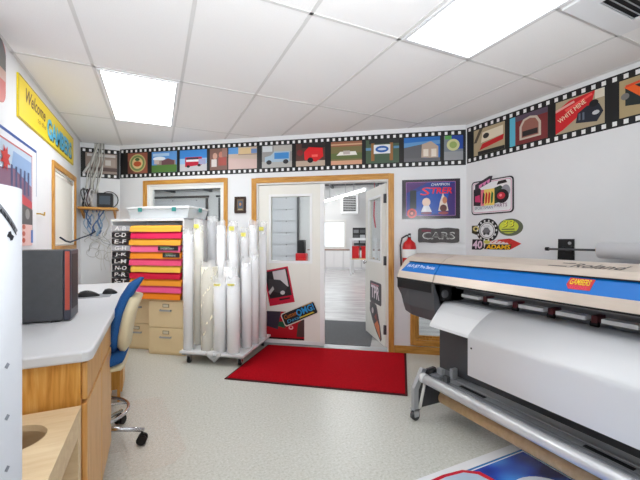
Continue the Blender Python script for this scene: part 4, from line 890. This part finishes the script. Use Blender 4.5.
for i, z in enumerate(shelfz):
    x0 = -0.205+0.012*math.sin(i*2.3); x1 = 0.425+0.02*math.sin(i*1.7)
    x1 = a-0.028+0.008*math.sin(i*1.7)
    m = MB(); prof = [(-0.10, 0.0), (-0.45, 0.0), (-0.60, 0.004), (-0.634, -0.002), (-0.650, -0.016), (-0.655, -0.068)]
    th = 0.004; vs = []; N = 12
    for k in range(N+1):
        u = k/N; x = x0+(x1-x0)*u; dr = 0.0015*math.sin(u*9+i)
        for (y, zz) in prof: vs.append((x, y, z+0.0005+zz*(1.0) + (dr if zz < -0.03 else 0)))
        for (y, zz) in prof[::-1]: vs.append((x, y+(0.004 if y < -0.62 else 0), z+0.0005+zz+(th if y > -0.64 else 0.0)+(dr if zz < -0.03 else 0)))
    P = len(prof)*2
    fs = [[k*P+j, k*P+(j+1) % P, (k+1)*P+(j+1) % P, (k+1)*P+j] for k in range(N) for j in range(P)]
    fs += [list(range(P))[::-1], list(range(N*P, N*P+P))]
    m.add(vs, fs, mat(SHC[i], 0.45, name='coloured_vinyl'))
    o = m.build('vinyl_sheet'); place(o, D((RS0+RS1)/2, 0, RZ0), RZD)
    tag(o, nm[i] + ' vinyl sheet beside the ' + letters[i] + ' label of the rack', 'vinyl sheet', 'coloured vinyl sheets in the rack')
# translucent storage bin on top
t = thing('storage_bin', 'long translucent plastic storage bin with white lid on top of the letter rack', 'bin', D(1.0, 0.36, RZ1+0.0005), RZD)
bw, bd, bh = 0.40, 0.21, 0.115
m = MB()
def ringz(z, k): return [(-bw*k, -bd*k, z), (bw*k, -bd*k, z), (bw*k, bd*k, z), (-bw*k, bd*k, z)]
vs = ringz(0, 0.93)+ringz(bh, 1.0)+ringz(bh, 0.99)+ringz(0.006, 0.92)
fs = [[0, 3, 2, 1], [12, 13, 14, 15]]
for b0, b1 in ((0, 4), (4, 8), (8, 12)): fs += [[b0+i, b0+(i+1) % 4, b1+(i+1) % 4, b1+i] for i in range(4)]
m.add(vs, fs, BINPL); m.build('tub', t, False)
MB().box(-bw-0.014, bw+0.014, -bd-0.014, bd+0.014, bh+0.0005, bh+0.02, WPLAS).box(-bw+0.03, bw-0.03, -bd+0.03, bd-0.03, bh+0.02, bh+0.032, WPLAS).build('lid', t, False, 0.006)
TEAL = mat((54, 140, 136), 0.4, name='teal_latch')
for x in (-0.22, 0.22): MB().box(x-0.025, x+0.025, -bd-0.022, -bd-0.0145, bh-0.035, bh+0.012, TEAL).build('latch', t, False)
MB().box(bw+0.0145, bw+0.024, -0.03, 0.03, bh-0.035, bh+0.014, TEAL).build('latch', t, False)
MB().box(-bw*0.85, bw*0.8, -bd*0.8, bd*0.8, 0.008, 0.07, mat((236, 236, 238), 0.6)).build('contents', t, False)

# ------------------------------------------------------------------ roll cart
t = thing('roll_cart', 'low white platform cart on casters carrying wrapped vinyl rolls', 'cart', D(1.816, 0, 0), RZD)
MB().box(-0.365, 0.365, -0.84, -0.02, 0.112, 0.135, WPLAS).build('deck', t, False, 0.004)
MB().box(-0.345, -0.315, -0.82, -0.04, 0.09, 0.1115, LGREY).box(0.315, 0.345, -0.82, -0.04, 0.09, 0.1115, LGREY).box(-0.315, 0.315, -0.12, -0.09, 0.09, 0.1115, LGREY).box(-0.315, 0.315, -0.80, -0.77, 0.09, 0.1115, LGREY).build('frame', t, False)
for x in (-0.28, 0.30):
    for y in (-0.78, -0.12):
        z0 = 0.0001 if x < 0 else 0.0145
        c = MB(); c.tube([(x-0.012, y, z0+0.032), (x+0.012, y, z0+0.032)], 0.032, BLACK, 20).box(x-0.022, x-0.016, y-0.018, y+0.018, z0+0.03, 0.0895, CHROME).box(x+0.016, x+0.022, y-0.018, y+0.018, z0+0.03, 0.0895, CHROME).box(x-0.022, x+0.022, y-0.022, y+0.022, 0.082, 0.0898, CHROME).tube([(x-0.024, y, z0+0.032), (x+0.024, y, z0+0.032)], 0.008, CHROME, 10)
        c.build('caster', t, False)
rl = [  # s, w, radius, top, tint, wrapped, yellow tag, label
 (1.505, 0.75, 0.050, 1.43, 0, 1, 0, 'front left corner of the roll cart, tall slim roll next to the letter rack'),
 (1.515, 0.56, 0.050, 1.54, 1, 1, 1, 'tall roll with yellow core tag second from the letter rack'),
 (1.585, 0.37, 0.060, 1.585, 2, 1, 0, 'tall roll in grey crinkled plastic on the left of the cart'),
 (1.725, 0.70, 0.082, 1.082, 3, 2, 0, 'short thick cream roll in bubble wrap at the cart front'),
 (1.740, 0.46, 0.050, 1.53, 0, 1, 0, 'tall white roll right behind the thick cream roll'),
 (1.900, 0.48, 0.050, 1.515, 0, 1, 1, 'tall white roll with yellow tag in the middle of the cart'),
 (1.925, 0.22, 0.050, 1.45, 0, 1, 1, 'tall roll with a yellow tag at the back middle of the cart'),
 (2.065, 0.30, 0.047, 1.54, 0, 1, 0, 'tallest white roll at the back right of the cart'),
 (1.930, 0.62, 0.068, 1.078, 0, 1, 0, 'mid-height roll in the middle of the cart behind the two shortest rolls'),
 (1.880, 0.765, 0.060, 0.915, 0, 1, 1, 'short front roll with yellow tag right of the cream roll'),
 (2.035, 0.765, 0.062, 0.92, 0, 1, 1, 'short roll at the front right corner of the cart'),
 (2.095, 0.56, 0.055, 1.12, 0, 1, 0, 'mid-height roll on the right side of the cart'),
 (2.128, 0.16, 0.046, 1.52, 0, 1, 1, 'tall plastic-wrapped roll at the back right corner of the cart'),
 (2.122, 0.415, 0.050, 1.20, 0, 1, 0, 'medium roll on the right of the cart in front of the tallest roll'),
 (1.545, 0.15, 0.050, 1.46, 0, 1, 0, 'roll at the back left corner of the cart'),
 (1.735, 0.20, 0.052, 1.47, 0, 1, 0, 'roll at the back of the cart beside the window trim')]
TINT = [mat((253, 253, 254), 0.35, name='wrapped_white'), mat((246, 244, 232), 0.35, name='wrapped_ivory'), mat((176, 176, 180), 0.35, name='wrapped_grey'), mat((236, 230, 212), 0.5, name='wrapped_cream')]
YEL = mat((232, 224, 110), 0.5, name='yellow_tag')
for i, (s, w, r, top, ti, wr, yl, lab) in enumerate(rl):
    t = thing('vinyl_roll', lab, 'roll', D(s, w, 0.1353), RZD, 'vinyl rolls on the cart')
    h = top-0.1353; rnd = random.Random(i); r = r*1.17
    MB().lathe([(0.028, 0.004), (r-0.008, 0.004), (r-0.008, h-0.06), (0.028, h-0.06), (0.028, 0.004)], 0, 0, TINT[ti], 24).build('vinyl', t, False)
    MB().lathe([(0.021, 0.0), (0.0275, 0.0), (0.0275, h-0.045), (0.021, h-0.045), (0.021, 0.0)], 0, 0, mat((232, 230, 222), 0.5, name='white_core'), 20).build('core', t, False)
    # plastic wrap, crumpled at the top
    n = 22; rows = 16; vs = []
    for k in range(rows+1):
        u = k/rows; z = u*h
        for q in range(n):
            a = 2*PI*q/n; rr = r-0.004
            amp = (0.002 if wr == 1 else 0.006) + (0.010*max(0, (u-0.86)/0.14))
            rr += amp*math.sin(a*5+u*7+i)*math.sin(u*23+a*2+i*1.3)
            if u > 0.86: rr *= 1-0.12*(u-0.86)/0.14
            vs.append((rr*math.cos(a), rr*math.sin(a), z+(0.012*math.sin(a*3+i) if k == rows else 0)))
    wm = MB(); wm.add(vs, [[k*n+q, k*n+(q+1) % n, (k+1)*n+(q+1) % n, (k+1)*n+q] for k in range(rows) for q in range(n)], PLASTIC, True)
    wm.build('plastic_wrap', t, False)
    if yl:
        z = h-0.10 if h > 0.9 else h-0.08
        vs = []
        for k in range(7):
            a = -PI/2-0.55+1.1*k/6; vs += [((r+0.0012)*math.cos(a), (r+0.0012)*math.sin(a), z), ((r+0.0012)*math.cos(a), (r+0.0012)*math.sin(a), z+(0.045 if h > 0.9 else 0.02))]
        q = MB().add(vs, [[2*k, 2*k+2, 2*k+3, 2*k+1] for k in range(6)], YEL, True).build('tag', t, False); q['label'] = 'yellow tag'
m = MB(); vs = []
for k in range(9):
    u = k/8; x = -0.09+0.17*u; zb = 0.125-0.085*(1-abs(2*u-1))
    vs += [(x, -0.845-0.010*math.sin(u*9), 0.16), (x, -0.850-0.012*math.sin(u*7+1), zb)]
m.add(vs, [[2*k, 2*k+2, 2*k+3, 2*k+1] for k in range(8)], PLASTIC, True)
o = m.build('plastic_sheet'); place(o, D(1.86, 0, 0), RZD); tag(o, 'loose clear plastic hanging over the front edge of the roll cart', 'plastic wrap')
sm = o.modifiers.new('solid', 'SOLIDIFY'); sm.thickness = 0.001

# ------------------------------------------------------------------ wide-format printer
PR = (2.1, 1.1, 0)
t = thing('wide_format_printer', 'large wide-format printer with blue stripe and silver cover on the right', 'printer', PR)
YE, YS, YN = 2.365, 1.945, -0.25       # far end, cover split, near end
YN2 = YN+0.49
fz = [(1.80, 1.0095), (1.82, 1.062), (1.88, 1.140), (1.925, 1.172), (2.02, 1.199), (2.12, 1.199), (2.46, 1.165)]
def P(mb, poly, y0, y1, m): return mb.prism(poly, y0, y1, m, 'xz')
TH = 0.018
def shell(pts, m, name, y0, y1):
    """thin curved cover following pts (x,z), thickened inwards"""
    n = len(pts); inn = []
    for i, (x, z) in enumerate(pts):
        p0 = Vector(pts[max(i-1, 0)]); p1 = Vector(pts[min(i+1, n-1)]); d = (p1-p0).normalized(); nn = Vector((d.y, -d.x))
        inn.append((x+nn.x*TH, z+nn.y*TH))
    mb = MB(); poly = list(pts)+inn[::-1]
    mb.prism(poly, y0, y1, m, 'xz'); return mb.build(name, t)
for (y0, y1, nm_) in ((YS+0.010, YE, 'end_cover'), (YN2, YS, 'front_cover'), (YN, YN2-0.004, 'end_cover')):
    shell(fz[:2], SILVER, nm_+'_lip', y0, y1)
    shell(fz[2:], SILVER, nm_+'_top', y0 if nm_ == 'front_cover' else y0, y1)
# one continuous blue stripe per section, slanted at the far end
def stripe(y0, y1, slant):
    d = Vector((0.06, 0.078)).normalized(); n = Vector((d.y, -d.x))
    a, b = Vector(fz[1]), Vector(fz[2])
    ai, bi = a+n*TH, b+n*TH
    mb = MB(); vs = []
    for q in (a, b, bi, ai): vs.append((q.x, y0, q.y))
    for q, sl in ((a, 0), (b, -slant), (bi, -slant), (ai, 0)): vs.append((q.x, y1+sl, q.y))
    mb.add(vs, [(0, 1, 2, 3), (7, 6, 5, 4), (0, 4, 5, 1), (1, 5, 6, 2), (2, 6, 7, 3), (3, 7, 4, 0)], BLUEP)
    return mb.build('blue_stripe', t)
stripe(YS+0.010, YE-0.03, 0.05); stripe(YN2, YS, 0); stripe(YN+0.03, YN2-0.004, 0)
# silver cheek at the far end beside the stripe
a, b = fz[1], fz[2]
MB().add([(a[0], YE-0.03, a[1]), (a[0], YE, a[1]), (b[0], YE, b[1]), (b[0], YE-0.08, b[1]), (a[0]+0.016, YE-0.03, a[1]-0.012), (a[0]+0.016, YE, a[1]-0.012), (b[0]+0.016, YE, b[1]-0.012), (b[0]+0.016, YE-0.08, b[1]-0.012)],
         [(0, 1, 2, 3), (7, 6, 5, 4), (0, 4, 5, 1), (1, 5, 6, 2), (2, 6, 7, 3), (3, 7, 4, 0)], SILVER).build('end_cheek', t)
MB().box(1.866, 1.882, YN, YE-0.08, 1.136, 1.1415, BLACK).build('stripe_gap', t)
MB().box(1.80, 1.815, YN, YE, 1.000, 1.0092, BLACK).build('lower_gasket', t)
# end plates close the cover
for y0, y1 in ((YE-0.006, YE-0.0005), (YN+0.0005, YN+0.006)):
    P(MB(), fz+[(2.46, 0.82), (1.86, 0.82)], y0, y1, DGREY).build('end_plate', t)
P(MB(), [(x+0.012, z-0.012) for x, z in fz]+[(2.46, 0.82), (1.88, 0.82)], YS-0.0, YS+0.010, BLACK).build('bulkhead', t)  # black sheet added behind the cover split so the seam looks shaded
# dark end housings
eh = [(1.803, 0.999), (1.803, 0.93), (1.812, 0.80), (1.84, 0.722), (1.90, 0.70), (2.46, 0.70), (2.46, 0.999)]
def endhouse(y0, y1, taper):
    mb = MB(); n = len(eh)
    ring = lambda y, k: [(x if z > 0.9 else x+(0.02*k), y, z if z > 0.9 else z+0.03*k) for x, z in eh]
    ys = [(y0, 0), (y1-taper, 0), (y1-taper*0.3, 0.6), (y1, 1.8)] if taper > 0 else [(y0, 0), (y1, 0)]
    vs = []
    for y, k in ys: vs += ring(y, k)
    fs = [[i*n+j, i*n+(j+1) % n, (i+1)*n+(j+1) % n, (i+1)*n+j] for i in range(len(ys)-1) for j in range(n)]
    fs += [list(range(n))[::-1], list(range((len(ys)-1)*n, len(ys)*n))]
    mb.add(vs, fs, DGREY); return mb.build('end_housing', t)
endhouse(YS, YE-0.007, 0.14); endhouse(YN+0.007, YN2, 0)
P(MB(), [(1.796, 0.992), (1.803, 0.999), (1.803, 0.93), (1.798, 0.93)], YS+0.02, YE-0.02, BLACK).build('housing_groove', t)
# carriage bay: back wall, rail, pinch rollers
IN = mat((150, 152, 156), 0.4, name='bay_dark')
MB().box(2.10, 2.46, YN2, YS, 0.70, 1.14, IN).build('carriage_bay', t)
MB().box(2.02, 2.0995, YN2+0.002, YS-0.002, 0.955, 0.985, LGREY).build('carriage_rail', t)
PRED = mat((92, 34, 42), 0.4, name='maroon_roller')
k = 0; y = YS-0.10
MB().box(1.86, 1.93, YS-0.045, YS-0.001, 0.875, 0.99, BLACK).tube([(1.862, YS-0.046, 0.93), (1.862, YS-0.06, 0.93)], 0.028, DGREY, 14).build('carriage_lock', t)
while y > YN2+0.2:
    MB().box(1.955, 2.015, y-0.160, y-0.015, 0.912, 0.932, WHITE).build('pinch_cover', t)
    MB().box(1.985, 2.06, y-0.198, y-0.172, 0.898, 0.936, PRED).tube([(1.995, y-0.20, 0.893), (1.995, y-0.165, 0.893)], 0.013, BLACK, 12).build('pinch_roller', t)
    y -= 0.215
# platen with grooves
pl_ = MB().box(1.925, 2.0995, YN2+0.001, YS-0.001, 0.845, 0.866, LGREY)
pl_.box(1.945, 1.955, YN2+0.02, YS-0.02, 0.866, 0.870, LGREY).box(1.975, 1.985, YN2+0.02, YS-0.02, 0.866, 0.870, LGREY)
pl_.build('platen', t)
# apron: convex white guide
ap = [(1.935, 0.868), (1.91, 0.866), (1.89, 0.856), (1.84, 0.806), (1.79, 0.746), (1.768, 0.718), (1.764, 0.700)]
inn = [(x+0.014, z-0.014) for x, z in ap]; inn[0] = (1.935, 0.852); inn[-1] = (1.780, 0.700)
P(MB(), ap+inn[::-1], YN2+0.005, YS-0.004, WPLAS).build('media_apron', t)
# media over the apron
md = [(2.05, 0.8725), (1.94, 0.8725), (1.908, 0.871), (1.887, 0.862), (1.875, 0.850), (1.835, 0.810), (1.79, 0.756), (1.772, 0.734), (1.764, 0.7235), (1.7595, 0.713), (1.7575, 0.700), (1.757, 0.685), (1.757, 0.56), (1.757, 0.474)]
m = MB(); YM1, YM0 = 1.595, 0.28; n = len(md)
vs = []
for i, (x, z) in enumerate(md):
    yl = YM1-0.075*max(0.0, (z-0.70)/0.17) if z > 0.7 else YM1
    yl = YM1-0.06*(max(0, z-0.72)/0.15)**1.5 if z > 0.72 else YM1
    vs += [(x, YM0, z), (x, yl, z), (x+0.0012, YM0, z-0.0012), (x+0.0012, yl, z-0.0012)]
fs = []
for i in range(n-1):
    b0, b1 = 4*i, 4*(i+1)
    fs += [[b0, b0+1, b1+1, b1], [b0+2, b1+2, b1+3, b0+3], [b0+1, b0+3, b1+3, b1+1], [b0, b1, b1+2, b0+2]]
m.add(vs, fs, VINYL, True)
o = m.build('vinyl_media'); o['label'] = 'wide white vinyl sheet feeding down over the printer front'; o['category'] = 'vinyl sheet'
md_obj = o
MB().tube([(1.7555, YM1-0.028, 0.648), (1.7545, YM1-0.028, 0.648)], 0.006, BLACK, 10).build('punch_mark', md_obj)
# stand
MB().box(1.955, 1.975, YN2-0.25, 2.04, 0.34, 0.74, DGREY).build('stand_panel', t)
for y in (2.0, YN+0.15):
    MB().box(2.0, 2.30, y-0.03, y+0.03, 0.11, 0.699, DGREY).build('stand_leg', t)
    P(MB(), [(1.745, 0.085), (2.30, 0.085), (2.30, 0.30), (1.96, 0.30), (1.90, 0.36), (1.775, 0.345), (1.745, 0.30)], y-0.012+0.04, y+0.012+0.04, DGREY).build('side_plate', t)
    P(MB(), [(1.695, 0.075), (1.735, 0.075), (1.735, 0.22), (1.81, 0.36), (1.775, 0.37), (1.695, 0.235)], y+0.02, y+0.053, LGREY).build('front_bracket', t)
    c = MB()
    for x in (1.715, 2.26):
        c = MB(); c.tube([(x, y+0.022, 0.033), (x, y+0.052, 0.033)], 0.033, DGREY, 18).box(x-0.02, x+0.02, y+0.012, y+0.02, 0.03, 0.084, LGREY).box(x-0.02, x+0.02, y+0.054, y+0.060, 0.03, 0.084, LGREY)
        c.box(x-0.024, x+0.024, y+0.012, y+0.060, 0.075, 0.085, LGREY); c.build('caster', t)
    MB().tube([(1.775, y+0.0, 0.275), (1.735, y+0.01, 0.09)], 0.011, mat((236, 236, 232), 0.4), 10).build('strut', t)
# lower beam with slots and hardware
MB().box(1.815, 1.985, YN+0.12, 1.98, 0.245, 0.325, LGREY).box(1.815, 1.835, YN+0.12, 1.98, 0.325, 0.335, MGREY).box(1.90, 1.91, YN+0.12, 1.98, 0.325, 0.331, LGREY).build('lower_beam', t, bevel=0.004)
for y0 in (1.56, 0.80, 0.10): MB().box(1.855, 1.885, y0, y0+0.20, 0.3252, 0.3262, BLACK).build('beam_slot', t)
hw = MB().box(1.80, 1.95, 1.88, 1.98, 0.335, 0.352, MGREY).box(1.84, 1.87, 1.90, 1.95, 0.352, 0.39, LGREY).box(1.89, 1.94, 1.85, 1.875, 0.33, 0.40, LGREY).box(1.80, 1.83, 1.81, 1.85, 0.335, 0.375, DGREY).tube([(1.79, 1.97, 0.36), (1.86, 1.97, 0.36)], 0.014, BLACK)
hw.build('tension_bracket', t)
MB().tube([(1.772, 1.985, 0.305), (1.772, YN+0.12, 0.305)], 0.0335, ALU, 24).build('take_up_tube', t)
MB().tube([(1.772, 2.025, 0.305), (1.772, 1.9855, 0.305)], 0.036, WPLAS, 24).build('tube_end_cap', t)
MB().tube([(1.88, 1.93, 0.179), (1.88, YN+0.2, 0.179)], 0.044, KRAFT, 24).build('take_up_core', t)
q = MB().tube([(1.88, 0.90, 0.179), (1.88, 0.86, 0.179)], 0.0446, mat((226, 206, 40), 0.5), 24).build('core_tape', t); q['label'] = 'yellow tape on the core'
# lettering on the covers
def facetext(name, txt, p0, p1, y_left, y_right, v0, v1, m, shear=0.0, lift=0.0012):
    """text on a cover facet between profile points p0 (low) and p1 (high); reads towards -y"""
    a, b = Vector(p0), Vector(p1); d = (b-a); n = Vector((-d.y, d.x)).normalized()
    vs, fs = text_polys(txt, 0.012); mb = MB(); out = []
    h = d.length
    for u, v in vs:
        q = a+d*(v0+(v1-v0)*v)+n*lift
        out.append((q.x, y_left+(y_right-y_left)*u-shear*v*(v1-v0)*h, q.y))
    mb.add(out, fs, m); return mb.build(name, t)
WT = mat((226, 240, 252), 0.4, name='white_lettering')
facetext('lettering', 'Hi-Fi JET Pro Series', fz[1], fz[2], 2.285, 1.985, 0.34, 0.70, WT, 0.15)
DKL = mat((70, 66, 64), 0.4, name='dark_lettering')
def topquad(name, y0, y1, x0, x1, m):
    a, b = Vector(fz[3]), Vector(fz[4]); d = b-a
    mb = MB(); vs = []
    for y, u in ((y0, x0), (y1, x0), (y1, x1), (y0, x1)):
        q = a+d*u+Vector((-d.y, d.x)).normalized()*0.0012; vs.append((q.x, y, q.y))
    mb.add(vs, [(0, 1, 2, 3)], m); return mb
facetext('brand_lettering', 'Roland', fz[3], fz[4], 1.105, 0.885, 0.12, 0.72, DKL, 0.4)
lg = MB()
for u0, u1, yl, yr in ((0.62, 0.72, 1.165, 1.10), (0.12, 0.22, 1.215, 1.12)):
    q = topquad('l', yl, yr, u0, u1, DKL); lg.add(q.v, q.f, DKL)
lg.build('brand_mark', t)
facetext('sticker_print', 'GAMBERS', fz[1], fz[2], 1.055, 0.965, 0.45, 0.80, mat((240, 206, 40), 0.4), 0.1, 0.0022)
facetext('sticker_print', 'SIGNS', fz[1], fz[2], 1.05, 0.97, 0.22, 0.40, mat((224, 60, 110), 0.4), 0.1, 0.0022)
def stick():
    a, b = Vector(fz[1]), Vector(fz[2]); d = b-a; n = Vector((-d.y, d.x)).normalized(); vs = []
    for y, v in ((1.065, 0.42), (1.05, 0.18), (0.955, 0.2), (0.95, 0.84), (1.06, 0.84)):
        q = a+d*v+n*0.0012; vs.append((q.x, y, q.y))
    return MB().add(vs, [(0, 1, 2, 3, 4)], mat((206, 60, 60), 0.4)).build('brand_sticker', t)
stick()

# ------------------------------------------------------------------ printed banner on the floor
def grad_mat():
    m = bpy.data.materials.new('blue_print'); m.use_nodes = True; nt = m.node_tree; b = nt.nodes['Principled BSDF']
    tc = nt.nodes.new('ShaderNodeTexCoord'); mp = nt.nodes.new('ShaderNodeMapping'); mp.inputs['Scale'].default_value = (2.2, 3.2, 1)
    n = nt.nodes.new('ShaderNodeTexNoise'); n.inputs['Scale'].default_value = 1.4; n.inputs['Detail'].default_value = 1
    r = nt.nodes.new('ShaderNodeValToRGB'); el = r.color_ramp.elements; el.new(0.5)
    for e_, p_, c_ in zip(el, (0.38, 0.5, 0.66), ((14, 30, 110), (20, 74, 190), (56, 140, 230))): e_.position = p_; e_.color = rgb(c_)
    nt.links.new(tc.outputs['Object'], mp.inputs['Vector']); nt.links.new(mp.outputs['Vector'], n.inputs['Vector']); nt.links.new(n.outputs['Fac'], r.inputs['Fac']); nt.links.new(r.outputs['Color'], b.inputs['Base Color'])
    b.inputs['Roughness'].default_value = 0.25
    return m
BP = grad_mat()
m = MB().box(0.55, 2.20, 0.25, 1.525, 0.0002, 0.003, mat((238, 239, 242), 0.3, name='banner_vinyl'))
def fl(poly, c, k): m.add([(x, y, 0.003+0.0004*k) for x, y in poly], [list(range(len(poly)))], c if isinstance(c, bpy.types.Material) else mat(c, 0.25))
fl([(0.80, 0.40), (2.085, 0.40), (2.085, 1.465), (0.80, 1.465)], (40, 120, 186), 1)
fl([(0.812, 0.412), (2.070, 0.412), (2.070, 1.452), (0.812, 1.452)], (226, 240, 250), 2)
fl([(0.818, 0.418), (2.060, 0.418), (2.060, 1.444), (0.818, 1.444)], BP, 3)
fl(ell(1.80, 1.13, 0.19, 0.16, 32), (236, 244, 252), 4); fl(ell(1.77, 1.08, 0.16, 0.13, 32), (140, 196, 240), 5)
fl([(0.95, 1.20), (1.60, 1.25), (1.68, 1.33), (1.66, 1.42), (1.58, 1.475), (1.45, 1.49), (1.2, 1.475), (0.95, 1.46)], (206, 36, 56), 6)
fl([(0.97, 1.22), (1.58, 1.27), (1.65, 1.34), (1.63, 1.41), (1.57, 1.455), (1.45, 1.468), (1.2, 1.455), (0.97, 1.44)], (190, 206, 226), 7)
fl([(1.0, 1.24), (1.40, 1.28), (1.42, 1.40), (1.36, 1.44), (1.0, 1.42)], (216, 60, 60), 8); fl([(1.02, 1.25), (1.37, 1.295), (1.39, 1.39), (1.02, 1.40)], (238, 214, 214), 9)
o = m.build('printed_banner'); tag(o, 'white printed banner with blue artwork lying on the floor under the printer', 'banner')

# added fill light, unseen behind the viewpoint, aimed up to brighten the ceiling
bl = bpy.data.lights.new('added_ceiling_fill', 'AREA'); bl.shape = 'DISK'; bl.size = 0.8; bl.spread = math.radians(115); bl.energy = 75; bl.color = (0.93, 0.97, 1.0)
bo = bpy.data.objects.new('added_ceiling_fill', bl); COL.objects.link(bo); bo.location = (0.2, -0.6, 1.5); bo.rotation_euler = (PI-0.92, 0, -0.2)
# ------------------------------------------------------------------ camera, world, view
cam = bpy.data.cameras.new('camera'); cam.sensor_width = 36; cam.lens = 352/640*36; cam.shift_y = -1/640; cam.clip_start = 0.02
co = bpy.data.objects.new('camera', cam); COL.objects.link(co); co.location = (0, 0, 1.32); co.rotation_euler = (PI/2, 0, math.radians(-25.0))
SC.camera = co
w = bpy.data.worlds.new('world'); SC.world = w; w.use_nodes = True
bg = w.node_tree.nodes['Background']; bg.inputs[0].default_value = (0.93, 0.96, 1.0, 1); bg.inputs[1].default_value = 2.2
SC.view_settings.view_transform = 'Standard'; SC.view_settings.look = 'None'; SC.view_settings.gamma = 1.0
SC.cycles.max_bounces = 14; SC.cycles.diffuse_bounces = 8; SC.cycles.transparent_max_bounces = 24
SC.view_settings.exposure = -0.50; SC.view_settings.use_curve_mapping = False
